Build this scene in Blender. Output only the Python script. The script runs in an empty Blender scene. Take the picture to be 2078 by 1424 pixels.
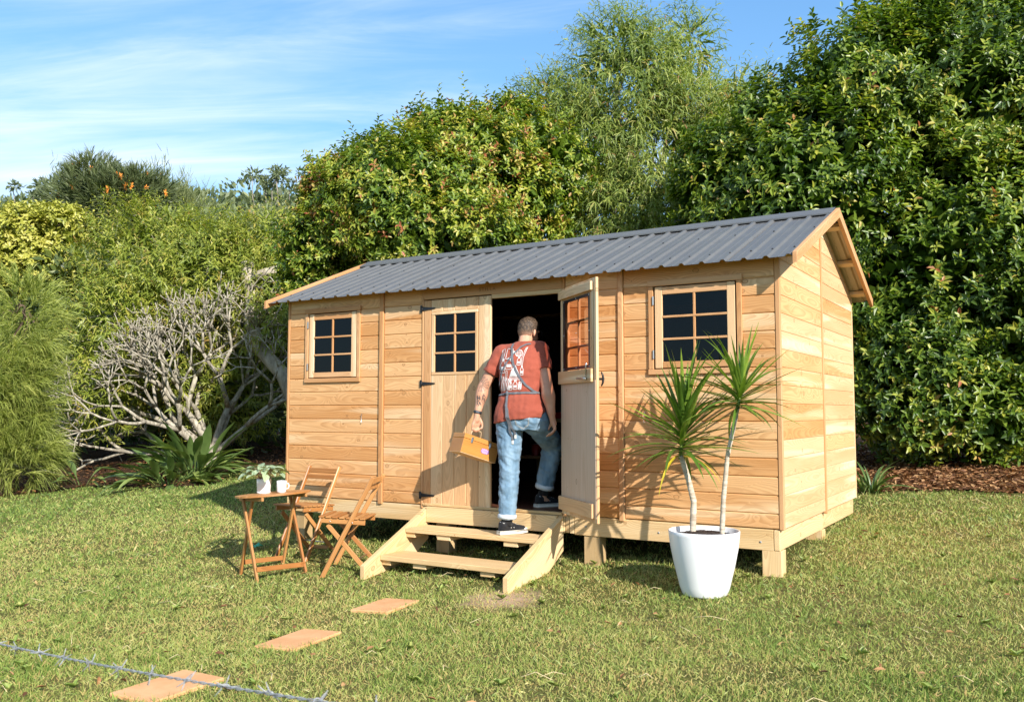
import bpy, bmesh, math, random
import numpy as np
from mathutils import Vector, Matrix, Quaternion, noise as mnoise
from mathutils.bvhtree import BVHTree

R = math.radians
scene = bpy.context.scene
col = scene.collection

# ------------------------------------------------------------------ camera
cam_d = bpy.data.cameras.new('camera')
cam = bpy.data.objects.new('camera', cam_d)
col.objects.link(cam)
cam.location = (6.7509, -6.5007, 0.8614)
cam.rotation_euler = (R(90 + 3.951), 0, R(31.619))
cam_d.sensor_width = 36.0
cam_d.lens = 30.63
cam_d.clip_start = 0.05
cam_d.clip_end = 3000
cam_d.dof.use_dof = True
cam_d.dof.focus_distance = 7.6
cam_d.dof.aperture_fstop = 6.3
scene.camera = cam

# ------------------------------------------------------------------ sun and sky
SUN = Vector((0.283, -0.155, 0.176)).normalized()
sun_el = math.asin(SUN.z)
sun_d = bpy.data.lights.new('sun', 'SUN')
sun_d.energy = 4.0
sun_d.angle = R(0.5)
sun_d.color = (1.0, 0.935, 0.865)
sun = bpy.data.objects.new('sun', sun_d)
col.objects.link(sun)
sun.location = (12, -8, 9)
sun.rotation_euler = (-SUN).to_track_quat('-Z', 'Y').to_euler()

world = bpy.data.worlds.new('World')
scene.world = world
world.use_nodes = True
wn = world.node_tree
wn.nodes.clear()


class NT:
    """small node-tree writer"""
    def __init__(s, nt):
        s.nt = nt

    def n(s, typ, inp=None, **kw):
        nd = s.nt.nodes.new('ShaderNode' + typ)
        for k, v in kw.items():
            setattr(nd, k, v)
        for k, v in (inp or {}).items():
            sock = nd.inputs[k]
            if isinstance(v, bpy.types.NodeSocket):
                s.nt.links.new(v, sock)
            else:
                sock.default_value = v
        return nd

    def math(s, op, a, b=0.0, c=0.0, clamp=False):
        nd = s.n('Math', {0: a, 1: b, 2: c}, operation=op, use_clamp=clamp)
        return nd.outputs[0]

    def vmath(s, op, a, b=(0, 0, 0), scale=None):
        inp = {0: a}
        if op != 'SCALE' and op != 'LENGTH' and op != 'NORMALIZE':
            inp[1] = b
        nd = s.n('VectorMath', inp, operation=op)
        if scale is not None:
            if isinstance(scale, bpy.types.NodeSocket):
                s.nt.links.new(scale, nd.inputs['Scale'])
            else:
                nd.inputs['Scale'].default_value = scale
        return nd.outputs['Value'] if op in ('LENGTH', 'DOT_PRODUCT', 'DISTANCE') else nd.outputs[0]

    def noise(s, vec, scale=1.0, detail=2.0, rough=0.5, dist=0.0):
        nd = s.n('TexNoise', {'Vector': vec, 'Scale': scale, 'Detail': detail, 'Roughness': rough, 'Distortion': dist})
        return nd.outputs['Fac']

    def smooth(s, x, lo, hi, a=0.0, b=1.0):
        nd = s.n('MapRange', {'Value': x, 'From Min': lo, 'From Max': hi, 'To Min': a, 'To Max': b}, interpolation_type='SMOOTHSTEP')
        return nd.outputs[0]

    def mix(s, fac, a, b, blend='MIX'):
        nd = s.n('Mix', data_type='RGBA', blend_type=blend)
        for k, v in ((0, fac), (6, a), (7, b)):
            if isinstance(v, bpy.types.NodeSocket):
                s.nt.links.new(v, nd.inputs[k])
            else:
                nd.inputs[k].default_value = v if k == 0 else (tuple(v) + (1.0,))[:4]
        return nd.outputs[2]

    def ramp(s, fac, stops, interp='LINEAR'):
        nd = s.n('ValToRGB', {0: fac})
        cr = nd.color_ramp
        cr.interpolation = interp
        while len(cr.elements) < len(stops):
            cr.elements.new(0.5)
        for e, (p, c) in zip(cr.elements, stops):
            e.position = p
            e.color = (tuple(c) + (1.0,))[:4]
        return nd.outputs[0]

    def xyz(s, v):
        nd = s.n('SeparateXYZ', {0: v})
        return nd.outputs[0], nd.outputs[1], nd.outputs[2]

    def comb(s, x=0.0, y=0.0, z=0.0):
        return s.n('CombineXYZ', {0: x, 1: y, 2: z}).outputs[0]


# sky: Nishita with thin streaks of high cloud laid on a plane far overhead
w = NT(wn)
sky = w.n('TexSky', sky_type='NISHITA', sun_disc=False, sun_elevation=sun_el,
          sun_rotation=math.atan2(SUN.x, SUN.y), altitude=50.0, air_density=1.0, dust_density=0.15, ozone_density=2.2)
dirv = w.n('TexCoord').outputs['Generated']
dx, dy, dz = w.xyz(dirv)
zc = w.math('ADD', w.math('MAXIMUM', dz, 0.0), 0.10)
cu = w.math('DIVIDE', w.math('ADD', w.math('MULTIPLY', dx, 0.8516), w.math('MULTIPLY', dy, 0.5243)), zc)     # along the streaks
cv = w.math('DIVIDE', w.math('ADD', w.math('MULTIPLY', dx, -0.5243), w.math('MULTIPLY', dy, 0.8516)), zc)    # across them
cv = w.math('ADD', w.math('ADD', cv, 0.62), w.math('MULTIPLY', cu, 0.06))
n0 = w.noise(w.comb(w.math('MULTIPLY', cu, 0.34), w.math('MULTIPLY', cv, 1.15), 7.8), 1.0, 3.0, 0.5, 0.3)
n1 = w.noise(w.comb(w.math('MULTIPLY', cu, 0.9), w.math('MULTIPLY', cv, 4.0), 1.3), 1.0, 6.0, 0.62, 0.8)
n2 = w.noise(w.comb(w.math('MULTIPLY', cu, 3.0), w.math('MULTIPLY', cv, 11.0), 0.4), 1.0, 5.0, 0.6, 0.6)
cl = w.math('ADD', w.math('ADD', w.math('MULTIPLY', n0, 0.60), w.math('MULTIPLY', n1, 0.32)), w.math('MULTIPLY', n2, 0.08))
cfac = w.math('MULTIPLY', w.smooth(cl, 0.40, 0.68, 0.0, 0.86), w.smooth(dz, 0.06, 0.24))
tint = w.mix(1.0, sky.outputs[0], (0.57, 0.87, 1.15), 'MULTIPLY')
knee = w.vmath('DIVIDE', w.vmath('SCALE', tint, scale=1.16), w.vmath('ADD', w.vmath('MULTIPLY', tint, (0.15, 0.15, 0.13)), (1, 1, 1)))
skyc = w.mix(cfac, knee, (3.9, 4.2, 4.6))
bg = w.n('Background', {'Color': skyc, 'Strength': 0.15})
wo = w.n('OutputWorld', {'Surface': bg.outputs[0]})

# ------------------------------------------------------------------ exposure and render settings
scene.view_settings.view_transform = 'Standard'
scene.view_settings.look = 'None'
scene.view_settings.exposure = 1.03
scene.view_settings.gamma = 1.0
scene.view_settings.use_curve_mapping = False
scene.render.engine = 'CYCLES'
cy = scene.cycles
cy.use_denoising = True
try:
    cy.denoiser = 'OPENIMAGEDENOISE'
    cy.denoising_input_passes = 'RGB_ALBEDO_NORMAL'
except Exception:
    pass
cy.max_bounces = 8
cy.diffuse_bounces = 3
cy.glossy_bounces = 3
cy.transmission_bounces = 4
cy.transparent_max_bounces = 8
cy.caustics_reflective = False
cy.caustics_refractive = False
cy.sample_clamp_indirect = 6.0
cy.use_adaptive_sampling = True
cy.adaptive_threshold = 0.015

# ------------------------------------------------------------------ object helpers
WM = {}            # world matrix of every object made here


def reg(o, M=None, parent=None):
    M = M or Matrix.Identity(4)
    WM[o.name] = M
    col.objects.link(o)
    if parent is not None:
        o.parent = parent
        o.matrix_basis = WM[parent.name].inverted() @ M
    else:
        o.matrix_basis = M
    return o


def tag(o, label=None, cat=None, group=None, kind=None):
    for k, v in (('label', label), ('category', cat), ('group', group), ('kind', kind)):
        if v:
            o[k] = v
    return o


def thing(name, loc, label, cat, group=None, rz=0.0):
    o = bpy.data.objects.new(name, None)
    o.empty_display_size = 0.1
    reg(o, Matrix.Translation(loc) @ Matrix.Rotation(rz, 4, 'Z'))
    return tag(o, label, cat, group)


def mesh_obj(name, verts, faces, mat, parent=None, M=None, smooth=False):
    """an object whose vertices are in the frame M (world when M is None: then origin moves to the mesh's low centre)"""
    me = bpy.data.meshes.new(name)
    if M is None:
        v = np.asarray(verts, float)
        lo, hi = v.min(0), v.max(0)
        o3 = np.array([(lo[0] + hi[0]) / 2, (lo[1] + hi[1]) / 2, lo[2]])
        verts = (v - o3).tolist()
        M = Matrix.Translation(Vector(o3))
    me.from_pydata([tuple(map(float, p)) for p in verts], [], [tuple(map(int, f)) for f in faces])
    return finish(name, me, mat, parent, M, smooth)


def finish(name, me, mat, parent, M, smooth=False):
    if isinstance(mat, (list, tuple)):
        for m_ in mat:
            me.materials.append(m_)
    elif mat is not None:
        me.materials.append(mat)
    if smooth:
        me.polygons.foreach_set('use_smooth', [True] * len(me.polygons))
    me.update()
    o = bpy.data.objects.new(name, me)
    return reg(o, M, parent)


def frame(origin, ex, ey):
    ex = Vector(ex).normalized()
    ey = Vector(ey)
    ey = (ey - ex * ey.dot(ex)).normalized()
    ez = ex.cross(ey)
    M = Matrix.Identity(4)
    for i in range(3):
        M[i][0], M[i][1], M[i][2], M[i][3] = ex[i], ey[i], ez[i], origin[i]
    return M


def bev(bm, width, edges=None, seg=1):
    es = edges if edges is not None else bm.edges[:]
    if width > 0:
        bmesh.ops.bevel(bm, geom=es, offset=width, segments=seg, affect='EDGES', profile=0.5, clamp_overlap=True)


def bm_finish(name, bm, mat, parent, M, smooth=False):
    bmesh.ops.recalc_face_normals(bm, faces=bm.faces[:])
    me = bpy.data.meshes.new(name)
    bm.to_mesh(me)
    bm.free()
    return finish(name, me, mat, parent, M, smooth)


def plate(name, outline, thick, M, mat, parent=None, bevel=0.004):
    """outline in the local x-z plane, front at y=0, body reaching to y=+thick; the front edges are chamfered"""
    bm = bmesh.new()
    fv = [bm.verts.new((x, 0, z)) for x, z in outline]
    bv = [bm.verts.new((x, thick, z)) for x, z in outline]
    ff = bm.faces.new(fv)
    bm.faces.new(bv[::-1])
    k = len(outline)
    for i in range(k):
        bm.faces.new((fv[i], bv[i], bv[(i + 1) % k], fv[(i + 1) % k]))
    if bevel > 0:
        bev(bm, bevel, list(ff.edges))
    return bm_finish(name, bm, mat, parent, M)


def rect(x0, x1, z0, z1):
    return [(x0, z0), (x1, z0), (x1, z1), (x0, z1)]


def beam(name, p0, p1, wy, wz, mat, parent=None, side=None, bevel=0.003, bow=0.0):
    """a square-cut stick from p0 to p1; wz is its depth towards up, wy its width along `side`"""
    p0, p1 = Vector(p0), Vector(p1)
    d = p1 - p0
    L = d.length
    ey = Vector(side) if side is not None else Vector((0, 0, 1)).cross(d)
    if ey.length < 1e-5:
        ey = Vector((0, 1, 0))
    M = frame(p0, d, ey)
    bm = bmesh.new()
    bmesh.ops.create_cube(bm, size=1.0)
    for v in bm.verts:
        v.co = Vector(((v.co.x + 0.5) * L, v.co.y * wy, v.co.z * wz))
    bev(bm, bevel)
    return bm_finish(name, bm, mat, parent, M)


def box_between(name, lo, hi, mat, parent=None, axis=0, bevel=0.003):
    lo, hi = Vector(lo), Vector(hi)
    c = (lo + hi) / 2
    s = hi - lo
    if axis == 0:
        return beam(name, (lo.x, c.y, c.z), (hi.x, c.y, c.z), s.y, s.z, mat, parent, (0, 1, 0), bevel)
    if axis == 1:
        return beam(name, (c.x, lo.y, c.z), (c.x, hi.y, c.z), s.x, s.z, mat, parent, (-1, 0, 0), bevel)
    return beam(name, (c.x, c.y, lo.z), (c.x, c.y, hi.z), s.y, s.x, mat, parent, (0, 1, 0), bevel)


def tube_geo(pts, radii, sides=8, caps=True, squash=None):
    pts = [Vector(p) for p in pts]
    n = len(pts)
    verts, faces = [], []
    ref = Vector((0, 0, 1))
    prev = None
    for i, p in enumerate(pts):
        t = (pts[min(i + 1, n - 1)] - pts[max(i - 1, 0)])
        t = t.normalized() if t.length > 1e-9 else Vector((0, 0, 1))
        if prev is None:
            a = t.cross(ref)
            if a.length < 1e-3:
                a = t.cross(Vector((1, 0, 0)))
            a.normalize()
        else:
            a = prev - t * prev.dot(t)
            if a.length < 1e-4:
                a = t.orthogonal()
            a.normalize()
        prev = a
        b = t.cross(a)
        r = radii[i] if hasattr(radii, '__len__') else radii
        ra, rb = (r, r) if squash is None else (r, r * squash)
        for k in range(sides):
            an = 2 * math.pi * k / sides
            verts.append(p + a * (ra * math.cos(an)) + b * (rb * math.sin(an)))
    for i in range(n - 1):
        for k in range(sides):
            k2 = (k + 1) % sides
            faces.append((i * sides + k, i * sides + k2, (i + 1) * sides + k2, (i + 1) * sides + k))
    if caps:
        faces.append(tuple(range(sides))[::-1])
        faces.append(tuple((n - 1) * sides + k for k in range(sides)))
    return [tuple(v) for v in verts], faces


class Geo:
    """collects pieces of ONE part"""
    def __init__(s):
        s.v, s.f = [], []

    def add(s, vf):
        o = len(s.v)
        s.v += list(vf[0])
        s.f += [tuple(i + o for i in f) for f in vf[1]]
        return s

    def tube(s, pts, radii, sides=8, caps=True, squash=None):
        return s.add(tube_geo(pts, radii, sides, caps, squash))

    def build(s, name, mat, parent=None, smooth=True):
        return mesh_obj(name, s.v, s.f, mat, parent, None, smooth)


def tube(name, pts, radii, mat, parent=None, sides=8, squash=None):
    return Geo().tube(pts, radii, sides, True, squash).build(name, mat, parent)


def lathe(name, prof, mat, parent=None, loc=(0, 0, 0), sides=40, smooth=True, M=None):
    """profile of (r, z) turned about z"""
    v, f = [], []
    for r, z in prof:
        for k in range(sides):
            a = 2 * math.pi * k / sides
            v.append((r * math.cos(a), r * math.sin(a), z))
    for i in range(len(prof) - 1):
        for k in range(sides):
            k2 = (k + 1) % sides
            f.append((i * sides + k, i * sides + k2, (i + 1) * sides + k2, (i + 1) * sides + k))
    if prof[0][0] > 1e-6:
        f.append(tuple(range(sides))[::-1])
    if prof[-1][0] > 1e-6:
        f.append(tuple((len(prof) - 1) * sides + k for k in range(sides)))
    return mesh_obj(name, v, f, mat, parent, M or Matrix.Translation(loc), smooth)


def hash01(*a):
    return (math.sin(sum(x * k for x, k in zip(a, (12.9898, 78.233, 37.719, 4.581)))) * 43758.5453) % 1.0


def ground_z(X, Y):
    X = np.asarray(X, float)
    Y = np.asarray(Y, float)
    z = -0.55 + 0.02 * (np.clip(X, -8, 9) - 2.5) + 0.030 * np.clip((X - 3.4) / 1.4, 0, 1)
    a = np.clip(Y + 1.3, 0, 1.3)
    a = np.where(a < 0.4, a * a / 0.8, a - 0.2) * 0.12
    z = z + a + np.clip(Y, 0, 14) * 0.07
    z = z + 0.012 * np.sin(X * 1.7 + 0.6 * Y) * np.cos(Y * 1.3 - 0.4 * X) + 0.006 * np.sin(3.9 * X + 1.1) * np.sin(4.3 * Y)
    far = np.clip(np.hypot(X - 5, Y - 2) - 26, 0, 60)
    return z + far * 0.10 * (Y > -10)


def gz(x, y):
    return float(ground_z(x, y))
# ------------------------------------------------------------------ materials
def new_mat(name):
    m = bpy.data.materials.new(name)
    m.use_nodes = True
    m.node_tree.nodes.clear()
    return m, NT(m.node_tree)


def out(t, shader, disp=None):
    o = t.n('OutputMaterial', {'Surface': shader})
    if disp is not None:
        t.nt.links.new(disp, o.inputs['Displacement'])


def plain(name, color, rough=0.5, metal=0.0, spec=0.5, bump=0.0, bscale=200.0, var=0.0, vscale=8.0, coat=0.0):
    m, t = new_mat(name)
    P = t.n('TexCoord').outputs['Object']
    c = color
    if var > 0:
        nz = t.noise(P, vscale, 4.0, 0.6)
        c = t.mix(t.smooth(nz, 0.3, 0.7), tuple(x * (1 - var) for x in color), tuple(min(1, x * (1 + var)) for x in color))
    inp = {'Base Color': c if var > 0 else tuple(color) + (1,), 'Roughness': rough, 'Metallic': metal, 'Specular IOR Level': spec, 'Coat Weight': coat}
    if bump > 0:
        inp['Normal'] = t.n('Bump', {'Height': t.noise(P, bscale, 3.0, 0.6), 'Strength': bump, 'Distance': 0.004}).outputs[0]
    out(t, t.n('BsdfPrincipled', inp).outputs[0])
    return m


def wood(name, light, dark, sap, ring=0.010, knots=0.55, rough=0.62, grain=0.5, sapamt=0.6, hue=0.35, spec=0.35, knotcol=(0.20, 0.085, 0.03)):
    """sawn timber: length along local x; rings about an axis behind the face, knots, fibres, sapwood and a tint of its own for every piece"""
    m, t = new_mat(name)
    P0 = t.n('TexCoord').outputs['Object']
    rnd = t.n('ObjectInfo').outputs['Random']
    r1 = t.math('FRACT', t.math('MULTIPLY', rnd, 17.31))
    r2 = t.math('FRACT', t.math('MULTIPLY', rnd, 91.7))
    off = t.comb(t.math('MULTIPLY', rnd, 61.0), t.math('MULTIPLY', r1, 3.0), t.math('MULTIPLY', r2, 23.0))
    x, y, z = t.xyz(P0)
    P = t.vmath('ADD', P0, off)
    px, py, pz = t.xyz(P)
    # knots: one cell about 0.42 m long and 0.12 m high
    kv = t.comb(t.math('MULTIPLY', px, 2.6), 0.0, t.math('MULTIPLY', pz, 8.5))
    vor = t.n('TexVoronoi', {'Vector': kv, 'Scale': 1.0, 'Randomness': 0.9}, feature='F1')
    cellr = t.n('SeparateColor', {0: vor.outputs['Color']}).outputs[0]
    on = t.math('LESS_THAN', cellr, knots)
    dv = t.vmath('SUBTRACT', kv, vor.outputs['Position'])
    dx, _, dz = t.xyz(dv)
    kd = t.vmath('LENGTH', t.comb(t.math('DIVIDE', dx, 2.6 * 1.5), 0.0, t.math('DIVIDE', dz, 8.5)))     # metres
    kfield = t.math('MULTIPLY', on, t.math('EXPONENT', t.math('MULTIPLY', kd, -26.0)))
    # rings
    wob = t.noise(t.vmath('MULTIPLY', P, (0.9, 3.0, 3.0)), 1.3, 2.0, 0.5)
    tilt = t.noise(t.comb(t.math('MULTIPLY', px, 0.7), r1, r2), 1.0, 1.0, 0.5)
    ry = t.math('ADD', t.math('ADD', y, 0.012), t.math('MULTIPLY', tilt, 0.16))
    rz = t.math('SUBTRACT', z, t.math('MULTIPLY', r2, 0.13))
    rr = t.vmath('LENGTH', t.comb(0.0, ry, rz))
    rr = t.math('ADD', rr, t.math('MULTIPLY', wob, 0.05))
    rr = t.math('ADD', rr, t.math('MULTIPLY', kfield, 0.035))
    saw = t.math('FRACT', t.math('DIVIDE', rr, ring))
    band = t.math('MULTIPLY', t.smooth(saw, 0.15, 0.92), t.smooth(saw, 1.0, 0.93))
    fib = t.noise(t.vmath('MULTIPLY', P, (5.0, 190.0, 190.0)), 1.0, 3.0, 0.65)
    stain = t.noise(t.vmath('MULTIPLY', P, (0.8, 4.0, 7.0)), 1.0, 3.0, 0.55)
    # colour
    base = t.mix(t.smooth(t.math('ADD', t.math('MULTIPLY', stain, 0.8), t.math('MULTIPLY', t.math('SUBTRACT', r1, 0.5), hue)), 0.15, 0.65), light, dark)
    spz = t.noise(t.vmath('MULTIPLY', P, (0.45, 1.0, 9.0)), 1.0, 1.5, 0.45)
    base = t.mix(t.math('MULTIPLY', t.smooth(spz, 0.55, 0.66), sapamt), base, sap)
    gcol = t.mix(t.math('MULTIPLY', band, grain), base, t.mix(1.0, base, (0.60, 0.47, 0.36), 'MULTIPLY'))
    fmul = t.n('MapRange', {'Value': fib, 'From Min': 0.25, 'From Max': 0.75, 'To Min': 0.90, 'To Max': 1.08}).outputs[0]
    gcol = t.mix(1.0, gcol, t.n('CombineColor', {0: fmul, 1: fmul, 2: fmul}).outputs[0], 'MULTIPLY')
    krad = t.math('MULTIPLY', cellr, 0.016 / max(knots, 0.05))
    kmask = t.math('MULTIPLY', on, t.smooth(t.math('SUBTRACT', kd, krad), 0.004, -0.003))
    kring = t.math('MULTIPLY', on, t.smooth(t.math('ABSOLUTE', t.math('SUBTRACT', kd, krad)), 0.0035, 0.0))
    gcol = t.mix(t.math('MULTIPLY', kmask, 0.45), gcol, tuple(k * 0.75 for k in dark))
    gcol = t.mix(t.math('MULTIPLY', kring, 0.75), gcol, knotcol)
    h = t.math('ADD', t.math('MULTIPLY', fib, 0.5), t.math('MULTIPLY', band, -0.3))
    bump = t.n('Bump', {'Height': h, 'Strength': 0.22, 'Distance': 0.002}).outputs[0]
    ro = t.math('ADD', rough, t.math('MULTIPLY', t.math('SUBTRACT', fib, 0.5), 0.2))
    out(t, t.n('BsdfPrincipled', {'Base Color': gcol, 'Roughness': ro, 'Specular IOR Level': spec, 'Normal': bump}).outputs[0])
    return m


CEDAR = wood('cedar', (0.73, 0.435, 0.20), (0.58, 0.285, 0.10), (0.80, 0.585, 0.345), hue=0.42, grain=0.44, sapamt=0.6)
CEDAR_TRIM = wood('cedar_trim', (0.64, 0.37, 0.18), (0.52, 0.255, 0.095), (0.70, 0.47, 0.26), ring=0.006, knots=0.08, grain=0.35, sapamt=0.25, hue=0.3)
CEDAR_PALE = wood('cedar_pale', (0.72, 0.485, 0.265), (0.63, 0.375, 0.18), (0.80, 0.64, 0.41), ring=0.008, knots=0.28, grain=0.3, sapamt=0.8, hue=0.5)
PINE = wood('treated_pine', (0.74, 0.54, 0.29), (0.62, 0.41, 0.185), (0.76, 0.61, 0.38), ring=0.011, knots=0.35, grain=0.42, sapamt=0.5, hue=0.3, knotcol=(0.32, 0.14, 0.045))
POST = wood('weathered_pine', (0.56, 0.41, 0.22), (0.40, 0.27, 0.12), (0.55, 0.42, 0.25), ring=0.008, knots=0.25, grain=0.5, sapamt=0.4)
PLY = wood('ply_sheet', (0.62, 0.46, 0.33), (0.58, 0.40, 0.27), (0.66, 0.51, 0.38), ring=0.03, knots=0.22, grain=0.18, sapamt=0.3, hue=0.1)
ACACIA = wood('oiled_acacia', (0.50, 0.25, 0.085), (0.36, 0.145, 0.038), (0.56, 0.32, 0.13), ring=0.007, knots=0.06, grain=0.5, rough=0.42, sapamt=0.5, hue=0.5, spec=0.5)
BOXWOOD = wood('varnished_box_wood', (0.55, 0.25, 0.06), (0.46, 0.19, 0.04), (0.58, 0.30, 0.09), ring=0.012, knots=0.03, grain=0.35, rough=0.35, sapamt=0.2, hue=0.1, spec=0.5)
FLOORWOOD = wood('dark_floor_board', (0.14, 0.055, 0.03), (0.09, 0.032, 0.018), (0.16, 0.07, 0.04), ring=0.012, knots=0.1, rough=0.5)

BLACK_IRON = plain('black_iron', (0.012, 0.012, 0.013), 0.45, 0.0, 0.5, 0.1)
BLACK_PLASTIC = plain('black_plastic', (0.012, 0.011, 0.012), 0.35)
STEEL = plain('bright_steel', (0.62, 0.62, 0.60), 0.28, 1.0)
GALV = plain('galvanised_steel', (0.33, 0.34, 0.35), 0.5, 0.25, var=0.2, vscale=60)
WHITE_PAINT = plain('white_powder_coat', (0.78, 0.78, 0.76), 0.35)


def metal_roof():
    m, t = new_mat('grey_roof_steel')
    P = t.n('TexCoord').outputs['Object']
    sp = t.noise(P, 420.0, 2.0, 0.7)
    big = t.noise(t.vmath('MULTIPLY', P, (1.0, 4.0, 1.0)), 1.6, 4.0, 0.6)
    c = t.mix(t.smooth(sp, 0.45, 0.75), (0.092, 0.093, 0.092), (0.145, 0.146, 0.144))
    c = t.mix(t.math('MULTIPLY', t.smooth(big, 0.4, 0.7), 0.35), c, (0.14, 0.14, 0.132))
    out(t, t.n('BsdfPrincipled', {'Base Color': c, 'Roughness': 0.42, 'Specular IOR Level': 0.55,
                                  'Normal': t.n('Bump', {'Height': sp, 'Strength': 0.05, 'Distance': 0.001}).outputs[0]}).outputs[0])
    return m


ROOF_TOP = metal_roof()
ROOF_UNDER = plain('cream_roof_underside', (0.44, 0.37, 0.25), 0.5, var=0.06, vscale=3)


def glass(name, tint, refl=0.9):
    m, t = new_mat(name)
    lw = t.n('Fresnel', {'IOR': 1.48}).outputs[0]
    P = t.n('TexCoord').outputs['Object']
    nb = t.n('Bump', {'Height': t.noise(P, 3.0, 2.0, 0.5), 'Strength': 0.06, 'Distance': 0.02}).outputs[0]
    tr = t.n('BsdfTransparent', {'Color': tuple(tint) + (1,)})
    gl = t.n('BsdfGlossy', {'Color': (refl, refl, refl, 1), 'Roughness': 0.015, 'Normal': nb})
    mx = t.n('MixShader', {0: lw, 1: tr.outputs[0], 2: gl.outputs[0]})
    out(t, mx.outputs[0])
    return m


SMOKED = glass('smoked_pane', (0.20, 0.13, 0.11), 0.5)  # smoked tint; reflection also dimmed to stand in for dark surroundings
SMOKED_DOOR = glass('bronze_acrylic_pane', (0.66, 0.45, 0.35))


def leaf_mat(name, stops, rough=0.42, trans=0.30, spec=0.5, tcol=(1.25, 1.35, 0.55), gloss_back=None):
    """leaves: colour by the leaf's own 'tint' value, light coming through"""
    m, t = new_mat(name)
    at = t.n('Attribute', attribute_name='tint').outputs['Fac']
    c = t.ramp(at, stops)
    P = t.n('TexCoord').outputs['Object']
    nz = t.noise(P, 14.0, 2.0, 0.5)
    c = t.mix(1.0, c, t.ramp(nz, [(0.25, (0.82, 0.84, 0.8)), (0.75, (1.15, 1.12, 1.1))]), 'MULTIPLY')
    tc = t.mix(1.0, c, tcol, 'MULTIPLY')
    d = t.n('BsdfPrincipled', {'Base Color': c, 'Roughness': rough, 'Specular IOR Level': spec})
    tr = t.n('BsdfTranslucent', {'Color': tc})
    out(t, t.n('MixShader', {0: trans, 1: d.outputs[0], 2: tr.outputs[0]}).outputs[0])
    return m


def bark(name, light, dark, scale=9.0, ring=False):
    m, t = new_mat(name)
    P = t.n('TexCoord').outputs['Object']
    n1 = t.noise(t.vmath('MULTIPLY', P, (1, 1, 0.35) if not ring else (0.4, 0.4, 3.0)), scale, 5.0, 0.65, 0.3)
    n2 = t.noise(P, scale * 0.3, 3.0, 0.5)
    c = t.mix(t.smooth(n1, 0.32, 0.68), dark, light)
    c = t.mix(t.math('MULTIPLY', t.smooth(n2, 0.5, 0.7), 0.4), c, tuple(x * 0.6 for x in light))
    out(t, t.n('BsdfPrincipled', {'Base Color': c, 'Roughness': 0.85, 'Specular IOR Level': 0.2,
                                  'Normal': t.n('Bump', {'Height': n1, 'Strength': 0.6, 'Distance': 0.01}).outputs[0]}).outputs[0])
    return m
# ------------------------------------------------------------------ the cedar shed
SL, SD = 5.073, 2.8145
PITCH, B0 = 0.135, 0.108
ZK = [0.0] + [B0 + i * PITCH for i in range(0, 22)]
EAVE_Y, EAVE_Z, RIDGE_Y, RIDGE_Z = -0.15, 1.975, SD / 2, 2.600
SLOPE = (RIDGE_Z - EAVE_Z) / (RIDGE_Y - EAVE_Y)


def roof_z(y):
    return RIDGE_Z - abs(y - RIDGE_Y) * SLOPE


shed = thing('shed', (SL / 2, SD / 2, -0.45), 'cedar weatherboard garden shed with grey corrugated roof and double doors', 'shed')


def part_empty(name, parent, loc, rz=0.0, label=None):
    o = bpy.data.objects.new(name, None)
    o.empty_display_size = 0.05
    reg(o, Matrix.Translation(loc) @ Matrix.Rotation(rz, 4, 'Z'), parent)
    if label:
        o['label'] = label
    return o


rng = random.Random(4)


def boards_front(parent, x0, x1, rows, z_top=2.03, thick=0.018, y=0.0, mat=CEDAR):
    for i in rows:
        z0, z1 = ZK[i], min(ZK[i + 1], z_top)
        if i == 14:
            z1 = z_top
        M = frame((x0, y + rng.uniform(0, 0.0012), z0), (1, 0, 0), (0, 1, 0))
        plate('weatherboard', rect(0.0004, x1 - x0 - 0.0004, 0.0005, z1 - z0 - 0.0005), thick, M, mat, parent, 0.0075)


wall = part_empty('wall', shed, (SL / 2, 0, 0), label='front wall of horizontal cedar weatherboards')
ALL = range(0, 15)
WROWS = range(9, 14)
boards_front(wall, 0.030, 1.247, [i for i in ALL if i not in WROWS])
boards_front(wall, 0.030, 0.300, WROWS)
boards_front(wall, 0.960, 1.247, WROWS)
boards_front(wall, 1.296, 1.757, ALL)
boards_front(wall, 3.275, 3.770, ALL)
boards_front(wall, 3.814, 5.043, [i for i in ALL if i not in WROWS])
boards_front(wall, 3.814, 4.075, WROWS)
boards_front(wall, 4.760, 5.043, WROWS)
# cover battens, corner trims and door posts
for x0, x1, zb, zt, yy in ((1.247, 1.296, -0.02, 2.03, -0.016), (3.770, 3.814, -0.02, 2.03, -0.016), (0.0, 0.030, -0.004, 2.03, -0.004),
                           (1.757, 1.778, -0.03, 2.03, -0.006), (3.247, 3.275, -0.02, 2.03, -0.006)):
    box_between('cover_batten', (x0, yy, zb), (x1, 0.019, zt), CEDAR_TRIM, wall, 2, 0.004)
box_between('corner_trim', (5.043, -0.004, -0.004), (SL + 0.004, 0.034, 2.03), CEDAR_TRIM, wall, 2, 0.003)
# head of the doorway
box_between('header_board', (1.778, -0.002, 1.905), (3.247, 0.03, 2.03), CEDAR_TRIM, wall, 0, 0.003)
box_between('door_head', (2.53, 0.004, 1.868), (3.247, 0.05, 1.904), PINE, wall, 0, 0.002)
box_between('jamb', (3.247, 0.020, 0.0), (3.275, 0.09, 1.9), PINE, wall, 2, 0.002)
box_between('jamb', (1.757, 0.020, 0.0), (1.778, 0.09, 1.9), PINE, wall, 2, 0.002)

# gable walls: two panels of boards cut to the roof slope


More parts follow.
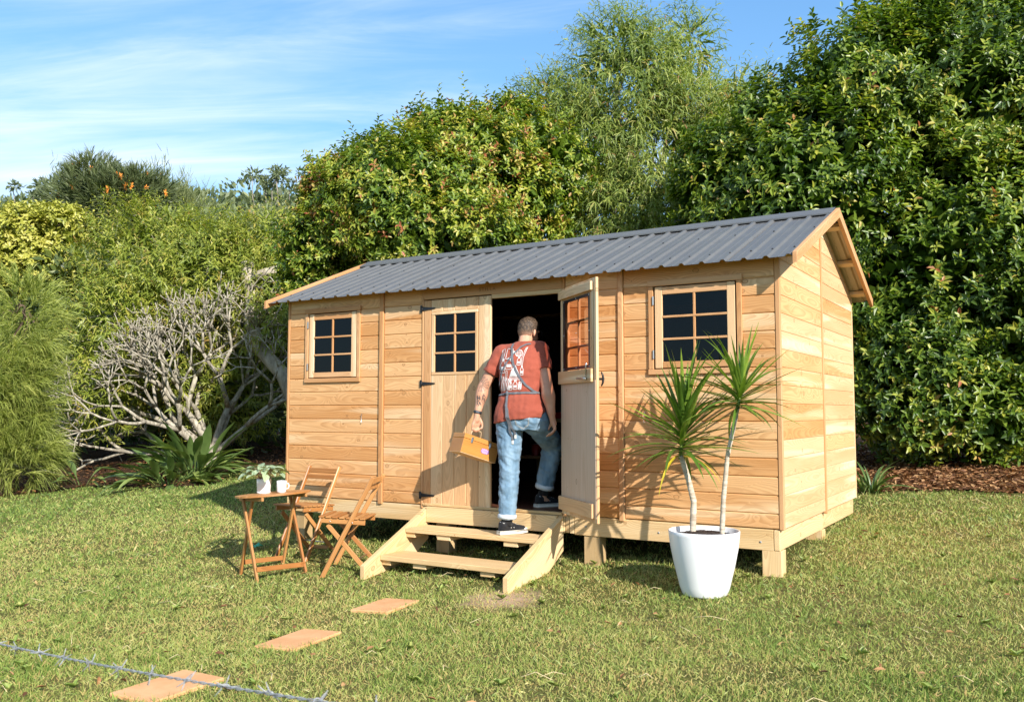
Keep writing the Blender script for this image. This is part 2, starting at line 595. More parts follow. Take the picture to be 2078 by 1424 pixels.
def clip_poly(poly, a, b, c):
    """keep a*x + b*z <= c"""
    outp = []
    for i in range(len(poly)):
        p, q = poly[i], poly[(i + 1) % len(poly)]
        fp, fq = a * p[0] + b * p[1] - c, a * q[0] + b * q[1] - c
        if fp <= 0:
            outp.append(p)
        if fp * fq < 0:
            s = fp / (fp - fq)
            outp.append((p[0] + (q[0] - p[0]) * s, p[1] + (q[1] - p[1]) * s))
    return outp


def gable(parent, X, face, batten):
    for y0, y1 in ((0.034, 1.392), (1.422, SD - 0.034)):
        for i in range(0, 19):
            z0, z1 = ZK[i], ZK[i + 1]
            poly = rect(y0 + 0.0004, y1 - 0.0004, z0 + 0.0005, z1 - 0.0005)
            c = RIDGE_Z - 0.012
            poly = clip_poly(poly, -SLOPE, 1, c - SLOPE * RIDGE_Y)
            poly = clip_poly(poly, SLOPE, 1, c + SLOPE * RIDGE_Y)
            if len(poly) < 3:
                continue
            if max(p[1] for p in poly) - min(p[1] for p in poly) < 0.01:
                continue
            if face > 0:
                M = frame((X, y0, z0), (0, 1, 0), (-1, 0, 0))
                loc = [(p[0] - y0, p[1] - z0) for p in poly]
            else:
                M = frame((X, y1, z0), (0, -1, 0), (1, 0, 0))
                loc = [(y1 - p[0], p[1] - z0) for p in poly][::-1]
            plate('weatherboard', loc, 0.018, M, CEDAR if rng.random() > 0.62 else CEDAR_PALE, parent, 0.004)
    xo = X + 0.012 * face
    if batten:
        box_between('cover_batten', (min(xo, X - 0.019 * face), 1.392, -0.02), (max(xo, X - 0.019 * face), 1.422, RIDGE_Z - 0.03), CEDAR_TRIM, parent, 2, 0.004)
        box_between('corner_trim', (X - 0.03, SD - 0.034, -0.004), (X + 0.004, SD, 2.03), CEDAR_PALE, parent, 2, 0.003)


gw = part_empty('wall', shed, (SL, SD / 2, 0), label='gable wall of pale cedar boards in two panels')
gable(gw, SL, 1, True)
gw2 = part_empty('wall', shed, (0, SD / 2, 0), label='gable wall facing the bare branched tree')
gable(gw2, 0.0, -1, False)
bw = part_empty('wall', shed, (SL / 2, SD, 0), label='rear wall behind the dark room')
for i in ALL:
    z0, z1 = ZK[i], (2.03 if i == 14 else ZK[i + 1])
    M = frame((SL - 0.03, SD, z0), (-1, 0, 0), (0, -1, 0))
    plate('weatherboard', rect(0, SL - 0.06, 0.0005, z1 - z0 - 0.0005), 0.018, M, CEDAR, bw, 0.004)
# black sheets added inside so the room stays dark
DARK_SHEET = plain('black_shade_sheet', (0.012, 0.012, 0.013), 0.55, bump=0.4, bscale=14)
lin = part_empty('lining', shed, (SL / 2, SD / 2, 0), label='black sheets added to keep the room dark')
mesh_obj('shade_sheet', [(0.03, SD - 0.03, 0), (SL - 0.03, SD - 0.03, 0), (SL - 0.03, SD - 0.03, 2.02), (0.03, SD - 0.03, 2.02)], [(0, 1, 2, 3)], DARK_SHEET, lin)
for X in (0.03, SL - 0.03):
    mesh_obj('shade_sheet', [(X, 0.03, 0), (X, SD - 0.03, 0), (X, SD - 0.03, 2.02), (X, RIDGE_Y, 2.57), (X, 0.03, 2.02)], [(0, 1, 2, 3, 4)], DARK_SHEET, lin)
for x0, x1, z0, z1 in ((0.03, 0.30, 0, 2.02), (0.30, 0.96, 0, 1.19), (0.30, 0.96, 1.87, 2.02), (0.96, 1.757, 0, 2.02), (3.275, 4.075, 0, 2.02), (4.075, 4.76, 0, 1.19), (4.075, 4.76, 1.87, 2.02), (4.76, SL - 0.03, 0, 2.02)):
    mesh_obj('shade_sheet', [(x0, 0.024, z0), (x1, 0.024, z0), (x1, 0.024, z1), (x0, 0.024, z1)], [(0, 1, 2, 3)], DARK_SHEET, lin)
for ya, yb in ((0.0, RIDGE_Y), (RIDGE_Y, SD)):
    mesh_obj('shade_sheet', [(0.03, ya, roof_z(ya) - 0.03), (SL - 0.03, ya, roof_z(ya) - 0.03), (SL - 0.03, yb, roof_z(yb) - 0.03), (0.03, yb, roof_z(yb) - 0.03)], [(0, 1, 2, 3)], DARK_SHEET, lin)
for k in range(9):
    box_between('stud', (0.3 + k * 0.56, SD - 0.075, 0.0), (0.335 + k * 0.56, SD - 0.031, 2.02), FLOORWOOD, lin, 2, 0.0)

# floor, bearers, joists and stumps
fl = part_empty('floor', shed, (SL / 2, SD / 2, 0))
for k in range(20):
    y0 = 0.045 + k * 0.1375
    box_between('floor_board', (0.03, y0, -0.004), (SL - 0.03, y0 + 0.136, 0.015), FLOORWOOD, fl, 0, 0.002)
base = part_empty('base_frame', shed, (SL / 2, SD / 2, -0.16))
box_between('bearer', (0.02, 0.004, -0.155), (1.80, 0.05, -0.005), PINE, base, 0, 0.004)
box_between('bearer', (1.803, 0.004, -0.155), (3.262, 0.05, -0.006), PINE, base, 0, 0.004)
box_between('bearer', (3.355, 0.004, -0.160), (4.995, 0.05, -0.005), PINE, base, 0, 0.004)
box_between('joist_end', (3.264, 0.012, -0.150), (3.306, 0.6, -0.006), POST, base, 1, 0.004)
box_between('joist_end', (3.309, 0.006, -0.153), (3.352, 0.6, -0.006), PINE, base, 1, 0.004)
box_between('bearer', (4.998, 0.002, -0.156), (5.042, 1.398, -0.006), PINE, base, 1, 0.004)
box_between('bearer', (4.998, 1.401, -0.153), (5.044, SD - 0.035, -0.006), PINE, base, 1, 0.004)
box_between('bearer', (0.02, 0.056, -0.155), (0.066, SD - 0.035, -0.006), PINE, base, 1, 0.004)
box_between('bearer', (0.07, SD - 0.08, -0.155), (4.99, SD - 0.035, -0.006), PINE, base, 0, 0.004)
box_between('bearer', (0.07, 1.38, -0.155), (4.99, 1.425, -0.006), PINE, base, 0, 0.004)
box_between('threshold', (1.779, -0.012, -0.006), (3.246, 0.044, 0.016), PINE, base, 0, 0.003)
for x, yl in ((0.17, (0.11, 1.4, 2.70)), (1.97, (0.11, 1.4, 2.70)), (3.51, (0.075, 1.4, 2.70)), (4.98, (0.066, 1.4, 2.70))):
    for y in yl:
        hw = 0.072 if x > 1 else 0.06
        if x > 4 and y > 2:
            continue
        box_between('stump', (x - hw, y - 0.06, gz(x, y) - 0.08), (x + hw, y + 0.06, -0.157), POST if x < 4 else PINE, base, 2, 0.004)
for x, z in ((4.9, -0.1), (3.46, -0.085), (4.1, -0.09)):
    lathe('bolt_head', [(0.0, -0.004), (0.006, -0.004), (0.008, 0), (0.008, 0.003)], GALV, base, sides=10, M=frame((x, 0.004, z), (1, 0, 0), (0, 0, 1)))

# ---- windows


def window(parent, x0, x1, z0, z1, y, name='window', label=None):
    """side-hung sash of six smoked panes in a flat cedar trim"""
    wd = part_empty(name, parent, ((x0 + x1) / 2, y, z0), label=label)
    tw = 0.040
    box_between('head_trim', (x0 - 0.006, y - 0.020, z1 - 0.045), (x1 + 0.006, y, z1), CEDAR_TRIM, wd, 0, 0.003)
    box_between('sill_trim', (x0 - 0.004, y - 0.020, z0), (x1 + 0.004, y, z0 + 0.042), CEDAR_TRIM, wd, 0, 0.003)
    box_between('side_trim', (x0, y - 0.017, z0 + 0.0425), (x0 + tw, y, z1 - 0.0455), CEDAR_TRIM, wd, 2, 0.003)
    box_between('side_trim', (x1 - tw, y - 0.017, z0 + 0.0425), (x1, y, z1 - 0.0455), CEDAR_TRIM, wd, 2, 0.003)
    sx0, sx1, sz0, sz1 = x0 + tw + 0.014, x1 - tw - 0.012, z0 + 0.05, z1 - 0.052
    sw = 0.062
    yf, yb = y - 0.012, y + 0.020
    box_between('stile', (sx0, yf, sz0), (sx0 + sw, yb, sz1), CEDAR_PALE, wd, 2, 0.003)
    box_between('stile', (sx1 - sw, yf, sz0), (sx1, yb, sz1), CEDAR_PALE, wd, 2, 0.003)
    box_between('rail', (sx0 + sw, yf + 0.001, sz1 - sw), (sx1 - sw, yb, sz1 - 0.002), CEDAR_TRIM, wd, 0, 0.003)
    box_between('rail', (sx0 + sw, yf + 0.001, sz0 + 0.002), (sx1 - sw, yb, sz0 + sw - 0.01), CEDAR_TRIM, wd, 0, 0.003)
    gx0, gx1, gz0, gz1 = sx0 + sw, sx1 - sw, sz0 + sw - 0.01, sz1 - sw
    panes(wd, gx0, gx1, gz0, gz1, yf + 0.003, 0.018)
    for hz in (z0 + 0.16, z1 - 0.16):
        box_between('hinge', (x0 + tw - 0.002, y - 0.026, hz - 0.036), (x0 + tw + 0.008, y - 0.012, hz + 0.036), STEEL, wd, 2, 0.002)
    return wd


def panes(wd, gx0, gx1, gz0, gz1, yf, mw, M=None, mat=None):
    """2 x 3 panes between thin glazing bars (front of the bars at yf)"""
    mx = (gx0 + gx1) / 2
    box_between('glazing_bar', (mx - mw / 2, yf, gz0), (mx + mw / 2, yf + 0.02, gz1), CEDAR_TRIM, wd, 2, 0.002)
    h = (gz1 - gz0) / 3
    for k in (1, 2):
        zz = gz0 + k * h
        box_between('glazing_bar', (gx0, yf - 0.0015, zz - mw / 2), (gx1, yf + 0.018, zz + mw / 2), CEDAR_TRIM, wd, 0, 0.002)
    for k in range(3):
        for a, b in ((gx0, mx), (mx, gx1)):
            za, zb = gz0 + k * h, gz0 + (k + 1) * h
            yy = yf + 0.012 + rng.uniform(-0.0005, 0.0005)
            tl = rng.uniform(-0.0012, 0.0012)
            mesh_obj('pane', [(a, yy, za), (b, yy + tl, za), (b, yy + tl, zb), (a, yy, zb)], [(0, 1, 2, 3)], SMOKED, wd)


window(shed, 0.262, 1.000, 1.150, 1.900, 0.0, label='small window of six dark panes nearer the chairs')
window(shed, 4.040, 4.796, 1.150, 1.900, 0.0, label='small window of six dark panes above the white pot')

# ---- hook and eye stays on the wall
for x, z in ((1.031, 0.80), (3.990, 0.82)):
    hk = Geo()
    hk.tube([(x, -0.001, z + 0.03), (x, -0.018, z + 0.032), (x + 0.012, -0.018, z + 0.032)], 0.0022, 6)
    hk.tube([(x, -0.012, z + 0.03), (x - 0.004, -0.012, z - 0.04), (x + 0.004, -0.014, z - 0.052), (x + 0.01, -0.012, z - 0.042)], 0.002, 6)
    hk.build('cabin_hook', STEEL, shed)

# ---- closed door leaf
door = part_empty('door', shed, (2.15, 0, 0), label='closed plank door with six dark panes')
PX = [1.781, 1.866, 2.000, 2.133, 2.265, 2.397, 2.529]
for i in range(6):
    a, b = PX[i] + 0.0008, PX[i + 1] - 0.0008
    segs = [(0.0, 1.895)] if i in (0, 5) else [(0.0, 1.193), (1.782, 1.895)]
    for z0, z1 in segs:
        plate('plank', rect(0, z1 - z0, 0, b - a), 0.020, frame((b, -0.004 - rng.uniform(0, 0.0012), z0), (0, 0, 1), (0, 1, 0)), CEDAR_PALE if i != 0 else CEDAR_TRIM, door, 0.005)
fx0, fx1, fz0, fz1 = 1.872, 2.392, 1.193, 1.782
box_between('window_rail', (fx0, -0.008, fz0), (fx1, 0.016, fz0 + 0.026), CEDAR_PALE, door, 0, 0.003)
box_between('window_rail', (fx0, -0.008, fz1 - 0.028), (fx1, 0.016, fz1), CEDAR_PALE, door, 0, 0.003)
box_between('window_stile', (fx0, -0.0075, fz0 + 0.0265), (fx0 + 0.034, 0.016, fz1 - 0.0285), CEDAR_PALE, door, 2, 0.003)
box_between('window_stile', (fx1 - 0.030, -0.0075, fz0 + 0.0265), (fx1, 0.016, fz1 - 0.0285), CEDAR_PALE, door, 2, 0.003)
panes(door, fx0 + 0.034, fx1 - 0.030, fz0 + 0.0265, fz1 - 0.0285, -0.0045, 0.017)
mesh_obj('backing', [(1.79, 0.023, 0.005), (2.525, 0.023, 0.005), (2.525, 0.023, 1.193), (1.79, 0.023, 1.193)], [(0, 1, 2, 3)], DARK_SHEET, door)


def t_hinge(parent, x, z, M=None):
    ol = [(-0.006, -0.034), (0.016, -0.034), (0.016, -0.017), (0.165, -0.006), (0.172, 0.0), (0.165, 0.006), (0.016, 0.017), (0.016, 0.034), (-0.006, 0.034)]
    h = plate('hinge', ol, 0.004, frame((x, -0.012, z), (1, 0, 0), (0, 1, 0)), BLACK_IRON, parent, 0.0012)
    Geo().tube([(x + 0.018, -0.013, z - 0.024), (x + 0.018, -0.013, z + 0.024)], 0.006, 8).build('hinge_pin', BLACK_IRON, parent)
    return h


for hz_ in (1.818, 1.118, 0.088):
    t_hinge(door, 1.747, hz_)

# ---- open door leaf, swung right back on its hinges
HX, HY = 3.250, -0.016
ev = Vector((0.757, -0.653, 0)).normalized()
ni = Vector((-ev.y * -1, -ev.x, 0)) if False else Vector((ev.y, -ev.x, 0))      # normal of the inside face
od = part_empty('door', shed, (HX, HY, 0), label='open door leaf showing its pale inside and bronze pane')


def dpos(e, n, z):
    return Vector((HX, HY, 0)) + ev * e + ni * n + Vector((0, 0, z))


def dbox(name, e0, e1, n0, n1, z0, z1, mat, axis='e', bevel=0.003):
    c = dpos((e0 + e1) / 2, (n0 + n1) / 2, (z0 + z1) / 2)
    if axis == 'e':
        return beam(name, c - ev * (e1 - e0) / 2, c + ev * (e1 - e0) / 2, n1 - n0, z1 - z0, mat, od, ni, bevel)
    return beam(name, c - Vector((0, 0, (z1 - z0) / 2)), c + Vector((0, 0, (z1 - z0) / 2)), n1 - n0, e1 - e0, mat, od, ni, bevel)


DW = 0.745
ped = [0.0, 0.10, 0.235, 0.37, 0.505, 0.64, DW]
for i in range(6):
    a, b = ped[i] + 0.0006, ped[i + 1] - 0.0006
    segs = [(0.012, 1.893)] if i in (0, 5) else [(0.012, 1.185), (1.785, 1.893)]
    for z0, z1 in segs:
        dbox('plank', a, b, -0.022, 0.0, z0 + rng.uniform(0, 0.001), z1, CEDAR_PALE, 'z', 0.002)
dbox('ply_panel', 0.005, 0.735, 0.001, 0.006, 0.05, 1.10, PLY, 'z', 0.0)
dbox('ledge', -0.006, 0.700, 0.0065, 0.028, 1.797, 1.866, CEDAR_PALE)
dbox('ledge', -0.010, 0.700, 0.0065, 0.028, 1.086, 1.190, CEDAR_PALE)
dbox('ledge', -0.012, 0.700, 0.0065, 0.028, 0.048, 0.158, CEDAR_PALE)
dbox('stile', 0.004, 0.045, 0.001, 0.008, 1.191, 1.796, CEDAR_PALE, 'z')
dbox('stile', 0.640, 0.700, 0.001, 0.008, 1.191, 1.796, CEDAR_PALE, 'z')
# glazing bars on the outer face and the bronze sheet with its dark border on the inside
for e0, e1 in ((0.10, 0.135), (0.358, 0.378), (0.605, 0.64)):
    dbox('glazing_bar', e0, e1, -0.024, -0.004, 1.186, 1.784, CEDAR_TRIM, 'z', 0.002)
for z0, z1 in ((1.372, 1.390), (1.580, 1.598)):
    dbox('glazing_bar', 0.10, 0.64, -0.0225, -0.0055, z0, z1, CEDAR_TRIM, 'e', 0.002)
v4 = [dpos(e, 0.0015, z) for e, z in ((0.055, 1.195), (0.632, 1.195), (0.632, 1.785), (0.055, 1.785))]
mesh_obj('pane', v4, [(0, 1, 2, 3)], SMOKED_DOOR, od)
for e0, e1, z0, z1 in ((0.055, 0.632, 1.196, 1.222), (0.055, 0.632, 1.760, 1.785), (0.055, 0.095, 1.222, 1.760), (0.600, 0.632, 1.222, 1.760)):
    dbox('pane_edge', e0, e1, 0.0025, 0.0045, z0, z1, plain('pane_edge_black', (0.02, 0.012, 0.014), 0.3), 'e', 0.0)
for e in (0.072, 0.345, 0.618):
    for z in (1.21, 1.49, 1.772):
        c = dpos(e, 0.005, z)
        lathe('screw', [(0, 0.003), (0.004, 0.002), (0.006, 0)], WHITE_PAINT, od, sides=8, M=frame(c, ev, (0, 0, 1)) @ Matrix.Rotation(R(90), 4, 'X') if False else Matrix.Translation(c) @ ni.to_track_quat('Z', 'Y').to_matrix().to_4x4())
# lever inside, black tee handle outside
lv = Geo()
lv.tube([dpos(0.62, 0.028, 1.115), dpos(0.62, 0.055, 1.115)], 0.006, 8)
lv.tube([dpos(0.66, 0.056, 1.112), dpos(0.62, 0.058, 1.115), dpos(0.49, 0.058, 1.118)], 0.0065, 8)
lv.tube([dpos(0.622, 0.045, 1.10), dpos(0.612, 0.03, 1.215), dpos(0.62, 0.03, 1.235)], 0.006, 8)
lv.build('lever', STEEL, od)
th = Geo()
th.tube([dpos(0.66, -0.02, 1.11), dpos(0.66, -0.088, 1.11)], 0.009, 10)
th.tube([dpos(0.66, -0.078, 1.055), dpos(0.66, -0.090, 1.08), dpos(0.66, -0.094, 1.11), dpos(0.66, -0.090, 1.14), dpos(0.66, -0.078, 1.165)], [0.005, 0.008, 0.010, 0.008, 0.005], 10)
th.build('tee_handle', BLACK_PLASTIC, od)
for z in (1.80, 1.12, 0.09):
    dbox('hinge', 0.0, 0.16, -0.030, -0.0245, z - 0.012, z + 0.012, BLACK_IRON, 'e', 0.001)

# ---- roof
roof = part_empty('roof', shed, (SL / 2, RIDGE_Y, 1.95))
RX0, RX1 = -0.142, SL + 0.142
NRIB = 33
RP = (RX1 - RX0) / NRIB
RH = 0.017


def sheet(x_start, ribs, front, over):
    """a trapezoid-ribbed sheet: upper skin grey, lower skin cream"""
    xs = []
    for k in range(ribs):
        b = x_start + k * RP
        xs += [(b, 0.0), (b + RP * 0.30, 0.0), (b + RP * 0.335, 0.0025), (b + RP * 0.37, 0.0), (b + RP * 0.66, 0.0), (b + RP * 0.745, RH), (b + RP * 0.875, RH), (b + RP * 0.965, 0.0)]
    xs.append((x_start + ribs * RP, 0.0))
    sgn = 1 if front else -1
    y0 = EAVE_Y if front else SD - EAVE_Y
    y1 = RIDGE_Y - 0.012 * sgn
    nrm = Vector((0, -SLOPE * sgn, 1)).normalized()
    ys = [y0 + (y1 - y0) * i / 6 for i in range(7)]
    v, f, mi = [], [], []
    n = len(xs)
    for layer in (0.0, -0.0016):
        for y in ys:
            for x, h in xs:
                p = Vector((x, y, roof_z(y))) + nrm * (h + layer + over)
                v.append(p)
    m = len(ys)
    for j in range(m - 1):
        for i in range(n - 1):
            a = j * n + i
            q = (a, a + 1, a + n + 1, a + n) if front else (a, a + n, a + n + 1, a + 1)
            f.append(q)
            mi.append(0)
            b = n * m
            f.append(tuple(b + t for t in q[::-1]))
            mi.append(1)
    for j in (0, m - 1):
        for i in range(n - 1):
            a = j * n + i
            f.append((a, a + n * m, a + n * m + 1, a + 1))
            mi.append(0)
    o = mesh_obj('roof_sheet', v, f, [ROOF_TOP, ROOF_UNDER], roof)
    o.data.polygons.foreach_set('material_index', mi)
    return o


for front in (True, False):
    k = 0
    j = 0
    while k < NRIB:
        r = min(5, NRIB - k)
        sheet(RX0 + k * RP, r, front, 0.004 + 0.0022 * (j % 2))
        k += r
        j += 1
# ridge cap: a folded flashing riding on the ribs
capp = [(-0.150, -0.150 * SLOPE + 0.020), (-0.150, -0.150 * SLOPE + 0.032), (-0.03, 0.030), (0.0, 0.046), (0.03, 0.030), (0.150, -0.150 * SLOPE + 0.032), (0.150, -0.150 * SLOPE + 0.020)]
v, f = [], []
for x in (RX0 - 0.002, RX1 + 0.002):
    for d, h in capp:
        v.append((x, RIDGE_Y + d, RIDGE_Z + h))
nc = len(capp)
for i in range(nc - 1):
    f.append((i, nc + i, nc + i + 1, i + 1))
mesh_obj('ridge_cap', v, f, ROOF_TOP, roof)
for yy in (0.05, 0.72):
    for k in range(NRIB):
        if yy > 0.5 and k % 2:
            continue
        c = Vector((RX0 + (k + 0.81) * RP, yy, roof_z(yy))) + Vector((0, -SLOPE, 1)).normalized() * (RH + 0.0055)
        lathe('roof_screw', [(0.009, 0), (0.009, 0.002), (0.005, 0.003), (0.005, 0.007), (0, 0.008)], BLACK_PLASTIC, roof, sides=8, M=Matrix.Translation(c) @ Vector((0, -SLOPE, 1)).to_track_quat('Z', 'Y').to_matrix().to_4x4())
# purlins running out past the gables, barge boards
for y in (0.06, 0.62, 1.22, SD - 1.22, SD - 0.62, SD - 0.06):
    sg = 1 if y < RIDGE_Y else -1
    nrm = Vector((0, -SLOPE * sg, 1)).normalized()
    c = Vector((0, y, roof_z(y))) - nrm * 0.024
    beam('purlin', (-0.14, c.y, c.z), (SL + 0.144, c.y, c.z), 0.065, 0.038, PINE, roof, (0, 1, SLOPE * sg), 0.003)
for X0, X1 in ((SL + 0.1465, SL + 0.178), (-0.178, -0.1465)):
    for sg, y0 in ((1, EAVE_Y - 0.02), (-1, SD - EAVE_Y + 0.02)):
        zt = lambda y: roof_z(y) + 0.036
        ol = [(y0, roof_z(y0) - 0.042), (y0, zt(y0)), (RIDGE_Y, RIDGE_Z + 0.036), (RIDGE_Y, RIDGE_Z - 0.050)]
        ol = [(p[0] - y0, p[1]) for p in ol]
        d = Vector((0, RIDGE_Y - y0, RIDGE_Z - roof_z(y0)))
        # local x along the slope
        M = frame((X1, y0, roof_z(y0)), d, (-1, 0, 0))
        Mi = M.inverted()
        loc = []
        for yy, zz in ol:
            q = Mi @ Vector((X1, yy + y0, zz))
            loc.append((q.x, q.z))
        area = sum(loc[i][0] * loc[(i + 1) % 4][1] - loc[(i + 1) % 4][0] * loc[i][1] for i in range(4))
        if area < 0:
            loc = loc[::-1]
        plate('barge_board', loc, X1 - X0, M, CEDAR_TRIM, roof, 0.003)

# stamped mark on the header board
tx = bpy.data.curves.new('stamp', 'FONT')
tx.body = 'STILLA'
tx.size = 0.046
tx.extrude = 0.0003
tx.space_character = 1.35
to = bpy.data.objects.new('stamp_tmp', tx)
col.objects.link(to)
dg = bpy.context.evaluated_depsgraph_get()
sme = bpy.data.meshes.new_from_object(to.evaluated_get(dg))
bpy.data.objects.remove(to)
finish('stamped_mark', sme, plain('stamp_ink', (0.20, 0.085, 0.03), 0.8), shed, Matrix.Translation((2.40, -0.0026, 1.940)) @ Matrix.Rotation(R(90), 4, 'X'))

# ------------------------------------------------------------------ entrance steps
steps = thing('entrance_steps', (2.53, -0.4, gz(2.53, -0.4)), 'pale timber steps with two treads in front of the doors', 'steps')
for X0, X1 in ((1.803, 1.847), (3.210, 3.254)):
    gb = gz(X0, -0.87) - 0.015
    ol = [(0.0, -0.018), (0.0, -0.30), (-0.29, gz(X0, -0.3) - 0.015), (-0.88, gb), (-0.88, gb + 0.125)]
    d = Vector((0, 0.88, 0.40))
    M = frame((X1, -0.88, gb), d, (-1, 0, 0))
    Mi = M.inverted()
    loc = [(lambda q: (q.x, q.z))(Mi @ Vector((X1, yy, zz))) for yy, zz in ol]
    area = sum(loc[i][0] * loc[(i + 1) % len(loc)][1] - loc[(i + 1) % len(loc)][0] * loc[i][1] for i in range(len(loc)))
    if area < 0:
        loc = loc[::-1]
    plate('stringer', loc, X1 - X0, M, PINE, steps, 0.003)
box_between('riser', (1.848, -0.040, -0.150), (3.209, -0.0005, -0.010), PINE, steps, 0, 0.003)
box_between('tread', (1.848, -0.342, -0.208), (3.209, -0.062, -0.170), PINE, steps, 0, 0.004)
box_between('tread', (1.848, -0.682, -0.402), (3.209, -0.375, -0.360), PINE, steps, 0, 0.004)
for z, y0, xs_ in ((-0.209, -0.325, (1.848, 2.185, 2.865, 3.115)), (-0.403, -0.655, (1.848, 2.180, 2.855, 3.115))):
    for k, x in enumerate(xs_):
        wx = 0.092 if k in (0, 3) else 0.135
        box_between('cleat', (x, y0, z - 0.042), (x + wx, y0 + 0.24, z - 0.0005), PINE, steps, 1, 0.003)
# ------------------------------------------------------------------ lawn and beds
CAMP = np.array(cam.location)
FWD = np.array((-0.5230, 0.8506, 0.0))
RGT = np.array((0.8516, 0.5243, 0.0))


def lawn_soil():
    m, t = new_mat('lawn_soil')
    P = t.n('NewGeometry').outputs['Position']
    a = t.noise(P, 0.55, 4.0, 0.6)
    b = t.noise(P, 6.0, 5.0, 0.65)
    c = t.noise(P, 55.0, 3.0, 0.6)
    g = t.ramp(t.math('ADD', t.math('MULTIPLY', a, 0.6), t.math('MULTIPLY', b, 0.4)), [(0.30, (0.065, 0.080, 0.020)), (0.48, (0.115, 0.120, 0.034)), (0.62, (0.15, 0.13, 0.05)), (0.75, (0.11, 0.085, 0.038))])
    g = t.mix(1.0, g, t.ramp(c, [(0.3, (0.55, 0.55, 0.5)), (0.7, (1.25, 1.2, 1.1))]), 'MULTIPLY')
    # worn soil beside the foot of the steps
    dpt = t.vmath('DISTANCE', t.vmath('MULTIPLY', P, (1, 1, 0)), (3.28, -1.02, 0))
    worn = t.smooth(t.math('ADD', dpt, t.math('MULTIPLY', t.math('SUBTRACT', b, 0.5), 0.5)), 0.40, 0.10)
    g = t.mix(worn, g, (0.44, 0.30, 0.19))
    out(t, t.n('BsdfPrincipled', {'Base Color': g, 'Roughness': 0.95, 'Specular IOR Level': 0.1,
                                  'Normal': t.n('Bump', {'Height': c, 'Strength': 0.8, 'Distance': 0.02}).outputs[0]}).outputs[0])
    return m


def axis_steps(lo, hi, step, far):
    a = list(np.arange(lo, hi + 1e-6, step))
    s, x = step, lo
    left = []
    while x > -far:
        s *= 1.28
        x -= s
        left.append(x)
    s, x = step, hi
    right = []
    while x < far:
        s *= 1.28
        x += s
        right.append(x)
    return np.array(left[::-1] + a + right)


gx_, gy_ = axis_steps(-11, 11, 0.22, 700), axis_steps(-8, 12, 0.22, 700)
GX, GY = np.meshgrid(gx_, gy_, indexing='ij')
GZ = ground_z(GX, GY)
nx, ny = GX.shape
idx = np.arange(nx * ny).reshape(nx, ny)
quads = np.stack([idx[:-1, :-1], idx[1:, :-1], idx[1:, 1:], idx[:-1, 1:]], -1).reshape(-1, 4)


def np_mesh(name, V, F, mat, tint=None, smooth=False, sizes=None, parent=None, origin=None):
    """V (n,3) world, F flat loop indices with face sizes -> object, with an optional per-vertex 'tint'"""
    V = np.asarray(V, np.float32)
    if origin is None:
        origin = np.array([V[:, 0].mean(), V[:, 1].mean(), V[:, 2].min()], np.float32)
    V = V - np.asarray(origin, np.float32)
    me = bpy.data.meshes.new(name)
    if isinstance(F, np.ndarray) and F.ndim == 2:
        sizes = np.full(len(F), F.shape[1])
        F = F.reshape(-1)
    me.vertices.add(len(V))
    me.vertices.foreach_set('co', V.reshape(-1))
    me.loops.add(len(F))
    me.loops.foreach_set('vertex_index', F.astype(np.int32))
    me.polygons.add(len(sizes))
    st = np.concatenate([[0], np.cumsum(sizes)[:-1]]).astype(np.int32)
    me.polygons.foreach_set('loop_start', st)
    me.update(calc_edges=True)
    if tint is not None:
        at = me.attributes.new('tint', 'FLOAT', 'POINT')
        at.data.foreach_set('value', np.asarray(tint, np.float32))
    return finish(name, me, mat, parent, Matrix.Translation(Vector([float(x) for x in origin])), smooth)


lawn = np_mesh('lawn', np.stack([GX, GY, GZ], -1).reshape(-1, 3), quads, lawn_soil(), smooth=True, origin=(0, 0, 0))
tag(lawn, kind='structure')


def in_poly(X, Y, poly):
    inside = np.zeros(X.shape, bool)
    n = len(poly)
    j = n - 1
    for i in range(n):
        xi, yi = poly[i]
        xj, yj = poly[j]
        c = ((yi > Y) != (yj > Y)) & (X < (xj - xi) * (Y - yi) / (yj - yi + 1e-12) + xi)
        inside ^= c
        j = i
    return inside


MULCH_P = [(4.0, 4.15), (5.0, 3.98), (6.0, 4.2), (7.2, 4.3), (9, 4.6), (14, 5), (14, 16), (-1, 16), (-1, 6.5), (2.5, 5.2)]
SOIL_P = [(-24, -0.5), (-9.5, 0.35), (-7.9, 1.15), (-7.3, 1.9), (-7.15, 2.6), (-6.3, 2.65), (-5.35, 2.85), (-5.1, 3.4), (-6.0, 4.4), (-6.35, 5.3), (-5.6, 5.9), (-4.0, 5.6), (-2.2, 5.0), (-1, 6.5), (-1, 16), (-24, 16)]


